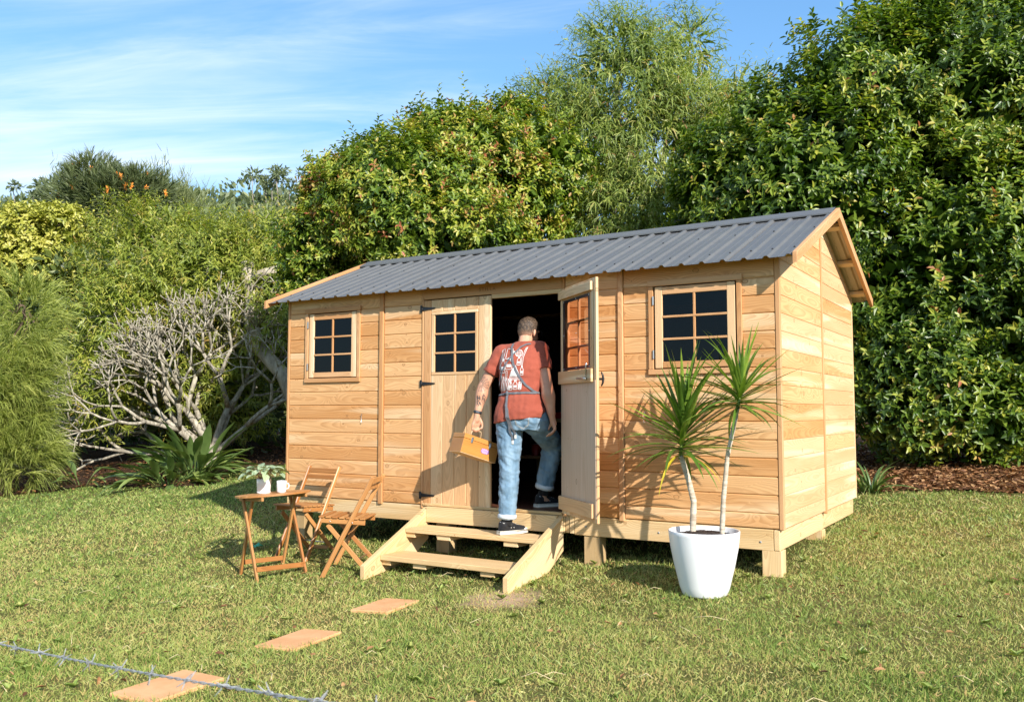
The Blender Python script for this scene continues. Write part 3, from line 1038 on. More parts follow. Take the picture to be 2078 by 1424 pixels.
def bed(name, poly, mat, step=0.12):
    xs_ = [p[0] for p in poly]
    ys_ = [p[1] for p in poly]
    ax, ay = np.arange(min(xs_), max(xs_), step), np.arange(min(ys_), max(ys_), step)
    X, Y = np.meshgrid(ax, ay, indexing='ij')
    jx = 0.25 * step * np.sin(X * 31.7 + Y * 17.1)
    jy = 0.25 * step * np.sin(X * 13.3 - Y * 27.9)
    Xj, Yj = X + jx, Y + jy
    Z = ground_z(Xj, Yj) + 0.016 + 0.012 * np.sin(X * 9.1 + 2) * np.sin(Y * 8.3)
    id_ = np.arange(X.size).reshape(X.shape)
    wob = 0.10 * np.sin(X * 4.1) + 0.08 * np.sin(Y * 5.3 + 1)
    ins = in_poly(X + wob, Y + wob, poly)
    cell = ins[:-1, :-1] & ins[1:, :-1] & ins[1:, 1:] & ins[:-1, 1:]
    q = np.stack([id_[:-1, :-1], id_[1:, :-1], id_[1:, 1:], id_[:-1, 1:]], -1)[cell]
    used = np.unique(q)
    remap = np.full(X.size, -1)
    remap[used] = np.arange(len(used))
    V = np.stack([Xj, Yj, Z], -1).reshape(-1, 3)[used]
    o = np_mesh(name, V, remap[q], mat, smooth=True)
    return tag(o, kind='structure')


def mulch_mat(name, a, b, c):
    m, t = new_mat(name)
    P = t.n('NewGeometry').outputs['Position']
    vo = t.n('TexVoronoi', {'Vector': t.vmath('MULTIPLY', P, (1, 1.7, 1)), 'Scale': 34.0}, feature='F1')
    r = t.n('SeparateColor', {0: vo.outputs['Color']}).outputs[0]
    cc = t.ramp(r, [(0.0, a), (0.5, b), (1.0, c)])
    nz = t.noise(P, 3.0, 4.0, 0.6)
    cc = t.mix(1.0, cc, t.ramp(nz, [(0.3, (0.5, 0.5, 0.5)), (0.7, (1.2, 1.15, 1.1))]), 'MULTIPLY')
    out(t, t.n('BsdfPrincipled', {'Base Color': cc, 'Roughness': 0.95, 'Specular IOR Level': 0.1,
                                  'Normal': t.n('Bump', {'Height': vo.outputs['Distance'], 'Strength': 1.0, 'Distance': 0.03}).outputs[0]}).outputs[0])
    return m


bed('mulch_bed', MULCH_P, mulch_mat('leaf_mulch', (0.10, 0.045, 0.02), (0.22, 0.10, 0.04), (0.34, 0.19, 0.08)))
bed('soil_bed', SOIL_P, mulch_mat('dark_soil', (0.035, 0.02, 0.012), (0.075, 0.042, 0.024), (0.15, 0.09, 0.05)), 0.2)

# ------------------------------------------------------------------ leaf and blade geometry


def unit(v):
    return v / np.maximum(np.linalg.norm(v, axis=-1, keepdims=True), 1e-9)


TEMPL = {   # verts (t along, s across, h lift), faces
    'broad': ([(0, 0, 0), (0.34, 0.5, 0.13), (0.72, 0.36, 0.10), (1, 0, -0.04), (0.72, -0.36, 0.10), (0.34, -0.5, 0.13)], [(0, 3, 2, 1), (0, 5, 4, 3)]),
    'narrow': ([(0, 0.18, 0), (0, -0.18, 0), (0.38, 0.5, 0.06), (0.38, -0.5, 0.06), (0.74, 0.36, 0.02), (0.74, -0.36, 0.02), (1, 0, 0)], [(0, 1, 3, 2), (2, 3, 5, 4), (4, 5, 6)]),
    'needle': ([(0, 0.5, 0), (0, -0.5, 0), (0.55, 0.45, 0), (0.55, -0.45, 0), (1, 0, 0)], [(0, 1, 3, 2), (2, 3, 4)]),
    'diamond': ([(0, 0, 0), (0.45, 0.5, 0.08), (1, 0, 0), (0.45, -0.5, 0.08)], [(0, 3, 2, 1)]),
}


def leaf_geo(P, D, N, L, W, tint, kind, droop=0.0):
    """arrays of leaves -> V, F(flat), sizes, tint"""
    tv, tf = TEMPL[kind]
    tv = np.array(tv)
    n, k = len(P), len(tv)
    D = unit(D)
    S = unit(np.cross(D, N))
    Nn = np.cross(S, D)
    t_, s_, h_ = tv[:, 0], tv[:, 1], tv[:, 2]
    L = np.asarray(L)[:, None, None]
    W = np.asarray(W)[:, None, None]
    V = P[:, None, :] + D[:, None, :] * (t_[None, :, None] * L) + S[:, None, :] * (s_[None, :, None] * W) + Nn[:, None, :] * (h_[None, :, None] * L)
    if np.any(droop):
        dr = np.broadcast_to(np.asarray(droop, float), (n,))[:, None]
        V[:, :, 2] -= dr * L[:, :, 0] * t_[None, :] ** 2
    F = np.concatenate([np.array(f) for f in tf])
    sz = np.array([len(f) for f in tf])
    F = (F[None, :] + (np.arange(n) * k)[:, None]).reshape(-1)
    return V.reshape(-1, 3), F, np.tile(sz, n), np.repeat(tint, k)


class Leaves:
    def __init__(s):
        s.V, s.F, s.S, s.T, s.n = [], [], [], [], 0

    def add(s, *a, **k):
        V, F, S, T = leaf_geo(*a, **k)
        s.V.append(V)
        s.F.append(F + s.n)
        s.S.append(S)
        s.T.append(T)
        s.n += len(V)

    def build(s, name, mat, parent=None):
        return np_mesh(name, np.concatenate(s.V), np.concatenate(s.F), mat, np.concatenate(s.T), sizes=np.concatenate(s.S), parent=parent)


def rdirs(g, n):
    v = g.normal(size=(n, 3))
    return unit(v)


def lump(P, s, ph):
    return (np.sin(P[:, 0] * s + ph) * np.sin(P[:, 1] * s * 1.13 + ph * 1.7) * np.sin(P[:, 2] * s * 0.93 + ph * 2.3)
            + 0.6 * np.sin(P[:, 0] * s * 2.1 - ph) * np.sin(P[:, 1] * s * 1.9 + ph) * np.sin(P[:, 2] * s * 2.3 + 1.3 * ph))


def crown_points(g, lobes, n, shell=(0.8, 1.05), gap=-0.35, gs=2.6, back=0.4, skew=1.0):
    """points in the outer part of a crown made of lobes (x, y, z, horizontal r, vertical r), with lumps and gaps"""
    L = np.array(lobes)
    area = L[:, 3] * L[:, 3] + 2 * L[:, 3] * L[:, 4]
    outP, outN = [], []
    have = 0
    while have < n:
        m = n * 2
        k = g.choice(len(L), m, p=area / area.sum())
        d = rdirs(g, m)
        u = shell[0] + (shell[1] - shell[0]) * g.random(m) ** skew
        r = np.stack([L[k, 3], L[k, 3], L[k, 4]], -1)
        bump = 1.0 + 0.10 * lump(d * 2.2 + L[k, :3], 1.6, 0.7)
        P = L[k, :3] + d * r * (u * bump)[:, None]
        keep = np.ones(m, bool)
        for j in range(len(L)):
            q = np.linalg.norm((P - L[j, :3]) / np.array([L[j, 3], L[j, 3], L[j, 4]]), axis=1)
            keep &= ~((q < shell[0] * 0.86) & (k != j))
        keep &= (lump(P, gs, 1.1) > gap) | (g.random(m) < 0.12) | (u < shell[0] + 0.25 * (shell[1] - shell[0]))
        toc = unit(CAMP - P)
        Nn = unit(d / r)
        facing = (Nn * toc).sum(1)
        keep &= (facing > -0.25) | (g.random(m) < back)
        keep &= P[:, 2] > ground_z(P[:, 0], P[:, 1]) + 0.05
        outP.append(P[keep])
        outN.append(Nn[keep])
        have += keep.sum()
    return np.concatenate(outP)[:n], np.concatenate(outN)[:n]


def shoot_leaves(g, P, Nn, m, ls, Lf, Wf, up=0.4, spread=0.9, tip_tint=0.35, base_tint=0.35, sd=0.16, kind='broad', droop=0.0, out_=1.0, clump=None):
    """m leaves round every shoot; returns arrays for leaf_geo"""
    n = len(P)
    sd_ = unit(Nn * out_ + np.array([0, 0, up]) + 0.5 * rdirs(g, n))
    a = unit(np.cross(sd_, rdirs(g, n)))
    b = np.cross(sd_, a)
    st = base_tint + sd * g.normal(size=n)
    if clump is not None:
        st = st + clump * lump(P, 1.4, 2.2)
    Ps, Ds, Ns, Ls, Ws, Ts = [], [], [], [], [], []
    sl = ls * g.uniform(0.6, 1.3, n)
    for j in range(m):
        f = (j + 0.6) / m
        an = j * 2.4 + g.uniform(0, 0.8, n)
        rad = a * np.cos(an)[:, None] + b * np.sin(an)[:, None]
        D = unit(sd_ * (1.0 - spread * (1 - 0.55 * f)) + rad * spread + np.array([0, 0, -0.10]) + 0.18 * rdirs(g, n))
        Ps.append(P + sd_ * (sl * f)[:, None])
        Ds.append(D)
        Ns.append(unit(sd_ + 0.5 * np.array([0, 0, 1]) + 0.25 * rdirs(g, n)))
        sz = (0.75 + 0.5 * g.random(n)) * (1.0 - 0.35 * f)
        Ls.append(Lf * sz)
        Ws.append(Wf * sz * g.uniform(0.85, 1.15, n))
        Ts.append(np.clip(st + tip_tint * f ** 2 * g.random(n) + 0.06 * g.normal(size=n), 0, 1))
    return np.concatenate(Ps), np.concatenate(Ds), np.concatenate(Ns), np.concatenate(Ls), np.concatenate(Ws), np.concatenate(Ts)


# ------------------------------------------------------------------ grass
GRASS = leaf_mat('grass_blade', [(0.0, (0.075, 0.14, 0.022)), (0.28, (0.185, 0.275, 0.052)), (0.52, (0.335, 0.385, 0.10)), (0.76, (0.50, 0.45, 0.17)), (1.0, (0.47, 0.29, 0.125))], rough=0.5, trans=0.25, tcol=(1.1, 1.2, 0.6))
PAVERS = [(2.634, -1.545, 8.5), (2.765, -2.525, 6.0), (2.895, -3.56, 3.0)]
PW, PL = 0.30, 0.46
g = np.random.default_rng(11)


def grass_points(g, n, dmin, dmax, power, wide=0.66, inner=0.0):
    ds = np.linspace(dmin, dmax, 400)
    pdf = ds * np.minimum(1, (5.2 / ds)) ** power
    cdf = np.cumsum(pdf)
    cdf /= cdf[-1]
    d = np.interp(g.random(n), cdf, ds)
    s = g.uniform(inner, wide, n) * np.where(g.random(n) < 0.5, -1, 1) * d
    return CAMP[0] + FWD[0] * d + RGT[0] * s, CAMP[1] + FWD[1] * d + RGT[1] * s, d


def keep_grass(X, Y, g):
    k = ~in_poly(X, Y, MULCH_P) & ~in_poly(X, Y, SOIL_P)
    near = in_poly(X + 0.16 * g.normal(size=len(X)), Y + 0.16 * g.normal(size=len(X)), MULCH_P) | in_poly(X + 0.2 * g.normal(size=len(X)), Y + 0.2 * g.normal(size=len(X)), SOIL_P)
    k &= ~near | (g.random(len(X)) < 0.5)
    for px_, py_, a_ in PAVERS:
        c, s = math.cos(R(a_)), math.sin(R(a_))
        lx, ly = (X - px_) * c + (Y - py_) * s, -(X - px_) * s + (Y - py_) * c
        k &= ~((np.abs(lx) < PW / 2 - 0.028) & (np.abs(ly) < PL / 2 - 0.028))
    under = (X > 0.1) & (X < 5.0) & (Y > 0.35) & (Y < 2.7)
    k &= ~under | (g.random(len(X)) < 0.35)
    worn = np.hypot(X - 3.28, Y + 1.02) < 0.42
    k &= ~worn | (g.random(len(X)) < 0.78)
    return k


gl_ = Leaves()
for (n_, d0, d1, pw, w0_, w1_) in ((425000, 3.2, 18.5, 2.3, 0.0, 0.66), (60000, 2.0, 14.0, 1.6, 0.66, 1.2)):
    X, Y, d = grass_points(g, n_, d0, d1, pw, w1_, w0_)
    k = keep_grass(X, Y, g)
    X, Y, d = X[k], Y[k], d[k]
    c2 = lump(np.stack([X, Y, 0 * X + 0.6], -1), 11.0, 0.9) + 0.8 * lump(np.stack([X, Y, 0 * X + 0.35], -1), 23.0, 2.2)
    k = g.random(len(X)) < np.clip(0.93 + 0.38 * c2, 0.2, 1.0)
    X, Y, d = X[k], Y[k], d[k]
    n = len(X)
    P = np.stack([X, Y, ground_z(X, Y) - 0.004], -1)
    c1 = lump(np.stack([X, Y, 0 * X + 0.9], -1), 2.1, 0.4) + 0.7 * lump(np.stack([X, Y, 0 * X + 0.5], -1), 6.3, 1.9) + 0.5 * lump(np.stack([X, Y, 0 * X + 0.7], -1), 15.0, 0.3)
    az = g.uniform(0, 2 * np.pi, n)
    lean = np.clip(g.normal(0.75, 0.45, n), 0.05, 1.6)
    D = np.stack([np.cos(az) * np.sin(lean), np.sin(az) * np.sin(lean), np.cos(lean) + 0.12], -1)
    N = np.stack([-np.sin(az), np.cos(az), 0.6 * g.normal(size=n)], -1)
    hgt = np.clip(0.036 + 0.013 * c1 + 0.013 * g.normal(size=n), 0.018, 0.11) * (1 + 0.25 * (d > 9))
    wdt = (0.0028 + 0.0014 * g.random(n)) * np.clip(d / 5.5, 1, 3.6) ** 1.15
    leafy = g.random(n) < 0.02
    wdt = np.where(leafy, wdt * 2.6, wdt)
    tint = np.clip(0.525 - 0.14 * c1 + 0.10 * lump(np.stack([X, Y, 0 * X + 1.3], -1), 0.9, 2.0) + 0.17 * g.normal(size=n) - 0.20 * leafy, 0, 1)
    dry = g.random(n) < 0.13
    tint = np.where(dry, g.uniform(0.75, 1.0, n), tint)
    # greener tuft where the lawn runs up to the planting
    gr_ = np.clip((-X - 2.0) / 4.0, 0, 1) * (Y > -0.6)
    tint = np.clip(tint - 0.28 * gr_, 0, 1)
    gl_.add(P, D, N, hgt, wdt, tint, 'needle', droop=0.35 * g.random(n))
grass = gl_.build('grass', GRASS)
tag(grass, 'short patchy green and straw coloured lawn grass', 'grass', kind='stuff')

# broad weeds, dry stalks and fallen bits lying in the lawn
wl = Leaves()
X, Y, d = grass_points(g, 190, 3.4, 13, 1.0)
k = keep_grass(X, Y, g)
X, Y, d = X[k], Y[k], d[k]
for x, y in zip(X, Y):
    m_ = g.integers(4, 9)
    az = g.uniform(0, 6.28, m_)
    P = np.tile([[x, y, gz(x, y) + 0.012]], (m_, 1))
    wl.add(P, np.stack([np.cos(az), np.sin(az), g.uniform(0.7, 1.8, m_)], -1), np.stack([0.2 * np.cos(az), 0.2 * np.sin(az), np.ones(m_)], -1), g.uniform(0.03, 0.075, m_), g.uniform(0.014, 0.028, m_), np.clip(0.42 + 0.1 * g.normal(size=m_), 0, 1), 'broad', droop=0.3)
tag(wl.build('lawn_weeds', GRASS), 'small broadleaf weeds scattered through the lawn', 'weeds', kind='stuff')
STRAW = plain('dry_straw', (0.62, 0.50, 0.28), 0.7)
sg_ = Geo()
X, Y, d = grass_points(g, 110, 3.4, 11, 1.0)
k = keep_grass(X, Y, g)
for x, y in zip(X[k], Y[k]):
    a_ = g.uniform(0, 6.28)
    l_ = g.uniform(0.05, 0.22)
    z_ = gz(x, y) + 0.035
    b_ = g.uniform(-0.5, 0.5)
    sg_.tube([(x, y, z_), (x + l_ * 0.5 * math.cos(a_), y + l_ * 0.5 * math.sin(a_), z_ + 0.015), (x + l_ * math.cos(a_ + b_), y + l_ * math.sin(a_ + b_), z_ - 0.01)], 0.0016, 4)
tag(sg_.build('dry_stalks', STRAW), 'dry straw stalks lying loose on the lawn', 'straw', kind='stuff')
# litter on the mulch
LITTER = leaf_mat('fallen_leaf', [(0.0, (0.09, 0.035, 0.014)), (0.5, (0.26, 0.115, 0.04)), (1.0, (0.48, 0.29, 0.13))], rough=0.7, trans=0.1, tcol=(1, 0.8, 0.5))
ll = Leaves()
for poly, n_, box_ in ((MULCH_P, 15000, (3.2, 9.5, 3.9, 9.0)), (SOIL_P, 4500, (-10.5, -2.0, 0.5, 9.0))):
    X, Y = g.uniform(box_[0], box_[1], n_), g.uniform(box_[2], box_[3], n_)
    wob = 0.12 * g.normal(size=n_)
    k = in_poly(X + wob, Y + wob, poly)
    X, Y = X[k], Y[k]
    n = len(X)
    az = g.uniform(0, 6.28, n)
    P = np.stack([X, Y, ground_z(X, Y) + 0.022 + 0.02 * g.random(n)], -1)
    ll.add(P, np.stack([np.cos(az), np.sin(az), 0.25 * g.normal(size=n)], -1), np.stack([0.4 * g.normal(size=n), 0.4 * g.normal(size=n), np.ones(n)], -1), g.uniform(0.05, 0.10, n), g.uniform(0.018, 0.04, n), g.random(n) * (0.7 if poly is SOIL_P else 1.0), 'broad')
X, Y, d = grass_points(g, 260, 3.4, 12, 1.4)
k = keep_grass(X, Y, g)
X, Y = X[k], Y[k]
n = len(X)
az = g.uniform(0, 6.28, n)
ll.add(np.stack([X, Y, ground_z(X, Y) + 0.035], -1), np.stack([np.cos(az), np.sin(az), 0.3 * g.normal(size=n)], -1), np.stack([0.5 * g.normal(size=n), 0.5 * g.normal(size=n), np.ones(n)], -1), g.uniform(0.03, 0.065, n), g.uniform(0.012, 0.026, n), g.random(n), 'broad')
tag(ll.build('leaf_litter', LITTER), 'brown fallen leaves covering the beds and dotted over the lawn', 'leaf litter', kind='stuff')
# ------------------------------------------------------------------ trees and shrubs
BARK_GREY = bark('grey_bark', (0.36, 0.32, 0.26), (0.13, 0.11, 0.085), 7.0)
BARK_PALE = bark('pale_bark', (0.52, 0.46, 0.36), (0.24, 0.20, 0.15), 8.0)
BARK_BROWN = bark('brown_bark', (0.17, 0.12, 0.08), (0.06, 0.04, 0.026), 10.0)
BARK_FRANG = bark('frangipani_bark', (0.46, 0.42, 0.33), (0.17, 0.145, 0.105), 16.0)


def limb(geo, g, a, b, r0, r1, wig=0.12, seg=6, sides=7):
    a, b = np.array(a, float), np.array(b, float)
    L = np.linalg.norm(b - a)
    pts = []
    for i in range(seg + 1):
        f = i / seg
        p = a + (b - a) * f
        if 0 < i < seg:
            p = p + g.normal(size=3) * wig * L / seg
        p[2] += 0.10 * L * math.sin(math.pi * f) * 0.5
        pts.append(tuple(p))
    geo.tube(pts, [r0 + (r1 - r0) * (i / seg) for i in range(seg + 1)], sides)
    return pts


def tree_root(name, label, base, cat='tree', group=None):
    return thing(name, (base[0], base[1], gz(base[0], base[1])), label, cat, group)


def trunk_for(root, g, base, lobes, mat, r=0.12, fork=0.35, twigs=0, twr=0.010):
    L = np.array(lobes)
    c = (L[:, :3] * (L[:, 3:4] ** 2)).sum(0) / (L[:, 3] ** 2).sum()
    b = np.array([base[0], base[1], gz(*base) - 0.1])
    geo = Geo()
    hub = b + (c - b) * np.array([0.6, 0.6, fork])
    limb(geo, g, b, hub, r, r * 0.7, 0.15, 5, 9)
    for l in L:
        e = l[:3] + np.array([0, 0, l[4] * 0.35])
        pts = limb(geo, g, hub, e, r * 0.55, r * 0.12, 0.25, 7, 6)
        for _ in range(twigs):
            q = np.array(pts[g.integers(3, 8)])
            d_ = rdirs(g, 1)[0] * np.array([l[3], l[3], l[4]]) * 0.85
            limb(geo, g, q, l[:3] + d_, twr * 1.6, twr * 0.5, 0.35, 5, 4)
    return geo.build('trunk', mat, root)


def broad_tree(name, label, base, lobes, n_sh, m, ls, Lf, Wf, mat, seed, bmat=BARK_BROWN, core=6000, group=None, base_tint=0.35, sd=0.15, tip_tint=0.4, clump=0.06, gap=-0.35, gs=2.6, up=0.4, kind='broad', droop=0.0, r=0.14, spread=0.9, shell=(0.80, 1.07), twigs=0, out_=1.0, sub=0, back=0.4, spikes=0):
    g = np.random.default_rng(seed)
    root = tree_root(name, label, base, 'tree', group)
    trunk_for(root, g, base, lobes, bmat, r, twigs=twigs)
    lv = Leaves()
    P, N = crown_points(g, lobes, n_sh, shell, gap, gs, back)
    A = shoot_leaves(g, P, N, m, ls, Lf, Wf, up, 0.9 if spread is None else spread, tip_tint, base_tint, sd, kind, clump=clump, out_=out_)
    if sub:
        # the leaves that show largest become leaf objects of their own
        dist = np.linalg.norm(A[0] - CAMP, axis=1) - 4.0 * A[3]
        sel = (np.abs(((A[0] - CAMP) @ RGT) / ((A[0] - CAMP) @ FWD)) < 0.57)
        hidden = (A[0][:, 0] < 5.05) & (A[0][:, 2] < 2.0)
        order = np.argsort(np.where(sel & ~hidden, dist, 1e9))[:sub]
        var = []
        for q in range(6):
            V_, F_, S_, T_ = leaf_geo(np.zeros((1, 3)), np.array([[1.0, 0, 0]]), np.array([[0, 0, 1.0]]), [1.0], [0.42], np.array([0.15 + 0.14 * q]), kind)
            me = bpy.data.meshes.new('leaf')
            me.from_pydata(V_.tolist(), [], [tuple(f) for f in TEMPL[kind][1]])
            at = me.attributes.new('tint', 'FLOAT', 'POINT')
            at.data.foreach_set('value', T_.astype(np.float32))
            me.materials.append(mat)
            var.append(me)
        for i in order:
            o = bpy.data.objects.new('leaf', var[int(np.clip((A[5][i] - 0.08) / 0.14, 0, 5))])
            M = frame(tuple(A[0][i]), tuple(A[1][i]), tuple(np.cross(A[2][i], A[1][i])))
            reg(o, M @ Matrix.Scale(float(A[3][i]), 4), root)
        msk = np.ones(len(A[0]), bool)
        msk[order] = False
        A = tuple(a_[msk] for a_ in A)
    lv.add(*A, kind=kind, droop=droop)
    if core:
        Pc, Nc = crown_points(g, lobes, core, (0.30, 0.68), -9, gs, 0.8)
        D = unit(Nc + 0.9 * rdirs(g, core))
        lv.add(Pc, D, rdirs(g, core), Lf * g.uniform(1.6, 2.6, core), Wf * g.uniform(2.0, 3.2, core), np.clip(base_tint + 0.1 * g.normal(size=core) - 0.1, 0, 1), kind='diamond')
    if spikes:
        # upright new shoots breaking the outline
        Ps, Ns = crown_points(g, lobes, spikes * 4, (0.98, 1.08), -9, gs, 0.5)
        top = np.argsort(-Ns[:, 2])[:spikes]
        Ps, Ns = Ps[top], Ns[top]
        B = shoot_leaves(g, Ps, Ns * 0.4 + np.array([0, 0, 1.0]), 11, 0.42, Lf, Wf, 0.8, 0.75, tip_tint, base_tint + 0.1, sd, kind)
        lv.add(*B, kind=kind)
    cr = lv.build('crown', mat, root)
    cr['kind'] = 'stuff'
    return root


LILLY = leaf_mat('lilly_pilly_leaf', [(0.0, (0.022, 0.050, 0.008)), (0.30, (0.070, 0.135, 0.015)), (0.55, (0.185, 0.265, 0.028)), (0.78, (0.42, 0.43, 0.060)), (0.93, (0.44, 0.31, 0.09)), (1.0, (0.36, 0.12, 0.05))], rough=0.40, trans=0.30, spec=0.5)
hedge_L = [(5.43, 7.26, 2.51, 1.84, 2.33), (3.76, 6.26, 3.73, 1.50, 1.64), (5.85, 7.89, 5.29, 1.84, 1.84), (4.47, 7.04, 5.33, 1.40, 1.29), (2.80, 6.11, 4.05, 0.85, 1.10), (6.61, 7.00, 1.74, 1.31, 1.57), (5.18, 6.38, 1.35, 1.00, 1.20), (7.16, 7.84, 4.19, 1.52, 2.07), (3.33, 6.37, 4.85, 0.81, 0.88), (5.21, 7.87, 6.49, 0.99, 0.83), (6.38, 8.35, 6.48, 1.12, 0.90), (5.98, 6.44, 0.95, 0.77, 0.71), (2.49, 6.33, 3.37, 0.83, 0.68)]
lilly_L = [(-1.89, 4.38, 4.20, 1.45, 0.95), (-1.27, 5.29, 4.92, 1.15, 0.85), (-2.77, 3.85, 3.98, 0.72, 0.80), (-0.88, 5.60, 4.25, 1.07, 1.07), (-2.46, 4.31, 4.85, 0.62, 0.49), (-1.39, 4.51, 3.54, 1.56, 0.70), (-3.13, 3.68, 3.50, 0.71, 0.59), (-0.95, 5.98, 5.60, 0.75, 0.52), (-0.35, 6.2, 5.0, 0.8, 0.8), (-3.0, 3.75, 4.5, 0.45, 0.5), (-1.67, 5.01, 5.48, 0.66, 0.41), (-3.22, 3.67, 3.03, 0.55, 0.40)]
gum_L = [(0.25, 7.87, 6.59, 1.09, 1.36), (-0.28, 7.61, 5.68, 1.13, 1.04), (0.75, 8.27, 5.41, 1.45, 1.45), (1.28, 9.09, 6.58, 0.79, 0.89), (-0.83, 7.21, 6.41, 0.50, 0.63), (0.21, 7.77, 7.53, 0.68, 0.59), (1.20, 8.95, 7.70, 0.42, 0.80), (0.27, 7.58, 4.42, 1.24, 0.71), (-0.73, 7.39, 5.05, 0.72, 0.81), (1.68, 8.82, 5.68, 0.54, 1.00), (0.81, 8.17, 7.13, 0.63, 0.72), (0.6, 7.6, 3.6, 1.3, 0.7), (2.0, 9.2, 6.3, 0.75, 0.85), (-0.95, 7.15, 6.0, 0.65, 0.85)]
wattle_L = [(-9.44, 5.04, 3.95, 1.40, 1.28), (-8.38, 5.73, 3.72, 1.46, 1.26), (-9.48, 4.54, 2.73, 1.17, 1.22), (-7.65, 6.14, 3.85, 1.0, 1.0), (-6.78, 6.18, 3.04, 0.81, 1.43), (-9.06, 5.43, 2.26, 1.46, 1.26), (-9.50, 4.05, 1.40, 0.74, 1.09), (-9.57, 5.47, 4.85, 0.80, 0.50), (-7.11, 6.45, 4.56, 0.78, 0.68), (-8.79, 6.25, 1.44, 1.61, 1.07)]
sheoak_L = [(-7.70, 1.52, 2.35, 0.50, 0.72), (-7.93, 1.25, 1.46, 0.75, 1.0), (-7.60, 1.68, 1.14, 0.40, 0.75), (-7.85, 1.38, 0.33, 0.66, 0.70), (-7.55, 1.68, 0.15, 0.32, 0.45), (-8.49, 0.93, 1.14, 1.1, 1.6)]
yellow_L = [(-15.02, 5.63, 5.38, 0.93, 0.56), (-14.38, 6.01, 5.57, 0.68, 0.40), (-15.56, 5.31, 5.13, 0.75, 0.50), (-15.2, 5.9, 4.6, 1.2, 0.8)]
grevillea_L = [(-15.11, 7.80, 6.55, 1.35, 0.80), (-15.44, 7.56, 7.15, 0.60, 0.60), (-14.43, 8.2, 6.75, 0.95, 0.62), (-15.95, 7.35, 6.05, 0.85, 0.50)]
sheoak2_L = [(-15.54, 9.83, 6.75, 0.75, 0.50), (-14.87, 10.28, 6.4, 0.50, 0.66), (-15.91, 9.59, 6.9, 0.40, 0.5)]

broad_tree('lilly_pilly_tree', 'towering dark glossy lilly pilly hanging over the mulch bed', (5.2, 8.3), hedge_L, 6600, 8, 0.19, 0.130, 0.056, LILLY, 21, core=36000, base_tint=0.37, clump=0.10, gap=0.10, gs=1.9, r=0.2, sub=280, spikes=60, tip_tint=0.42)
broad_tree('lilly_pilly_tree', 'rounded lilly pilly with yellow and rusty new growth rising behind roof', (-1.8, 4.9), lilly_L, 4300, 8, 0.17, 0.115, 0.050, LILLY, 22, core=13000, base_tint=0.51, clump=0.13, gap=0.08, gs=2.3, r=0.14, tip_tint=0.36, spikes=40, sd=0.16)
GUMLEAF = leaf_mat('gum_leaf', [(0.0, (0.065, 0.105, 0.028)), (0.4, (0.175, 0.245, 0.055)), (0.75, (0.36, 0.41, 0.095)), (0.92, (0.44, 0.37, 0.12)), (1.0, (0.34, 0.17, 0.08))], rough=0.45, trans=0.38)
broad_tree('gum_tree', 'tall wispy gum tree with drooping narrow leaves above the roof', (0.6, 8.3), gum_L, 7000, 7, 0.34, 0.19, 0.023, GUMLEAF, 23, BARK_PALE, core=3500, base_tint=0.45, clump=0.09, gap=-0.30, gs=2.2, up=0.05, kind='narrow', droop=0.5, r=0.13, spread=0.55, shell=(0.62, 1.12), twigs=2, out_=0.7, spikes=40)
WATTLE = leaf_mat('wattle_leaf', [(0.0, (0.085, 0.125, 0.022)), (0.4, (0.24, 0.30, 0.042)), (0.75, (0.43, 0.43, 0.075)), (1.0, (0.42, 0.26, 0.08))], rough=0.45, trans=0.38)
broad_tree('wattle_tree', 'spreading bright yellow-green wattle behind the bare branched tree', (-8.6, 5.9), wattle_L, 5200, 8, 0.30, 0.150, 0.028, WATTLE, 24, BARK_PALE, core=4200, base_tint=0.45, clump=0.13, gap=0.0, gs=1.8, up=0.45, kind='narrow', droop=0.25, r=0.12, spread=0.75, shell=(0.66, 1.08), twigs=7)
YELLOW = leaf_mat('yellow_shrub_leaf', [(0.0, (0.17, 0.21, 0.03)), (0.5, (0.38, 0.39, 0.06)), (1.0, (0.55, 0.50, 0.12))], rough=0.45, trans=0.25)
broad_tree('golden_shrub', 'golden leafed shrub glowing beyond the feathery she-oak', (-15.0, 5.9), yellow_L, 1300, 7, 0.18, 0.15, 0.075, YELLOW, 25, core=900, base_tint=0.5, gs=1.8, r=0.09)
NEEDLE = leaf_mat('she_oak_needle', [(0.0, (0.14, 0.18, 0.042)), (0.5, (0.33, 0.38, 0.085)), (1.0, (0.52, 0.51, 0.15))], rough=0.55, trans=0.35)
GREV = leaf_mat('grevillea_leaf', [(0.0, (0.05, 0.07, 0.03)), (0.6, (0.13, 0.165, 0.065)), (1.0, (0.22, 0.25, 0.10))], rough=0.5, trans=0.2)


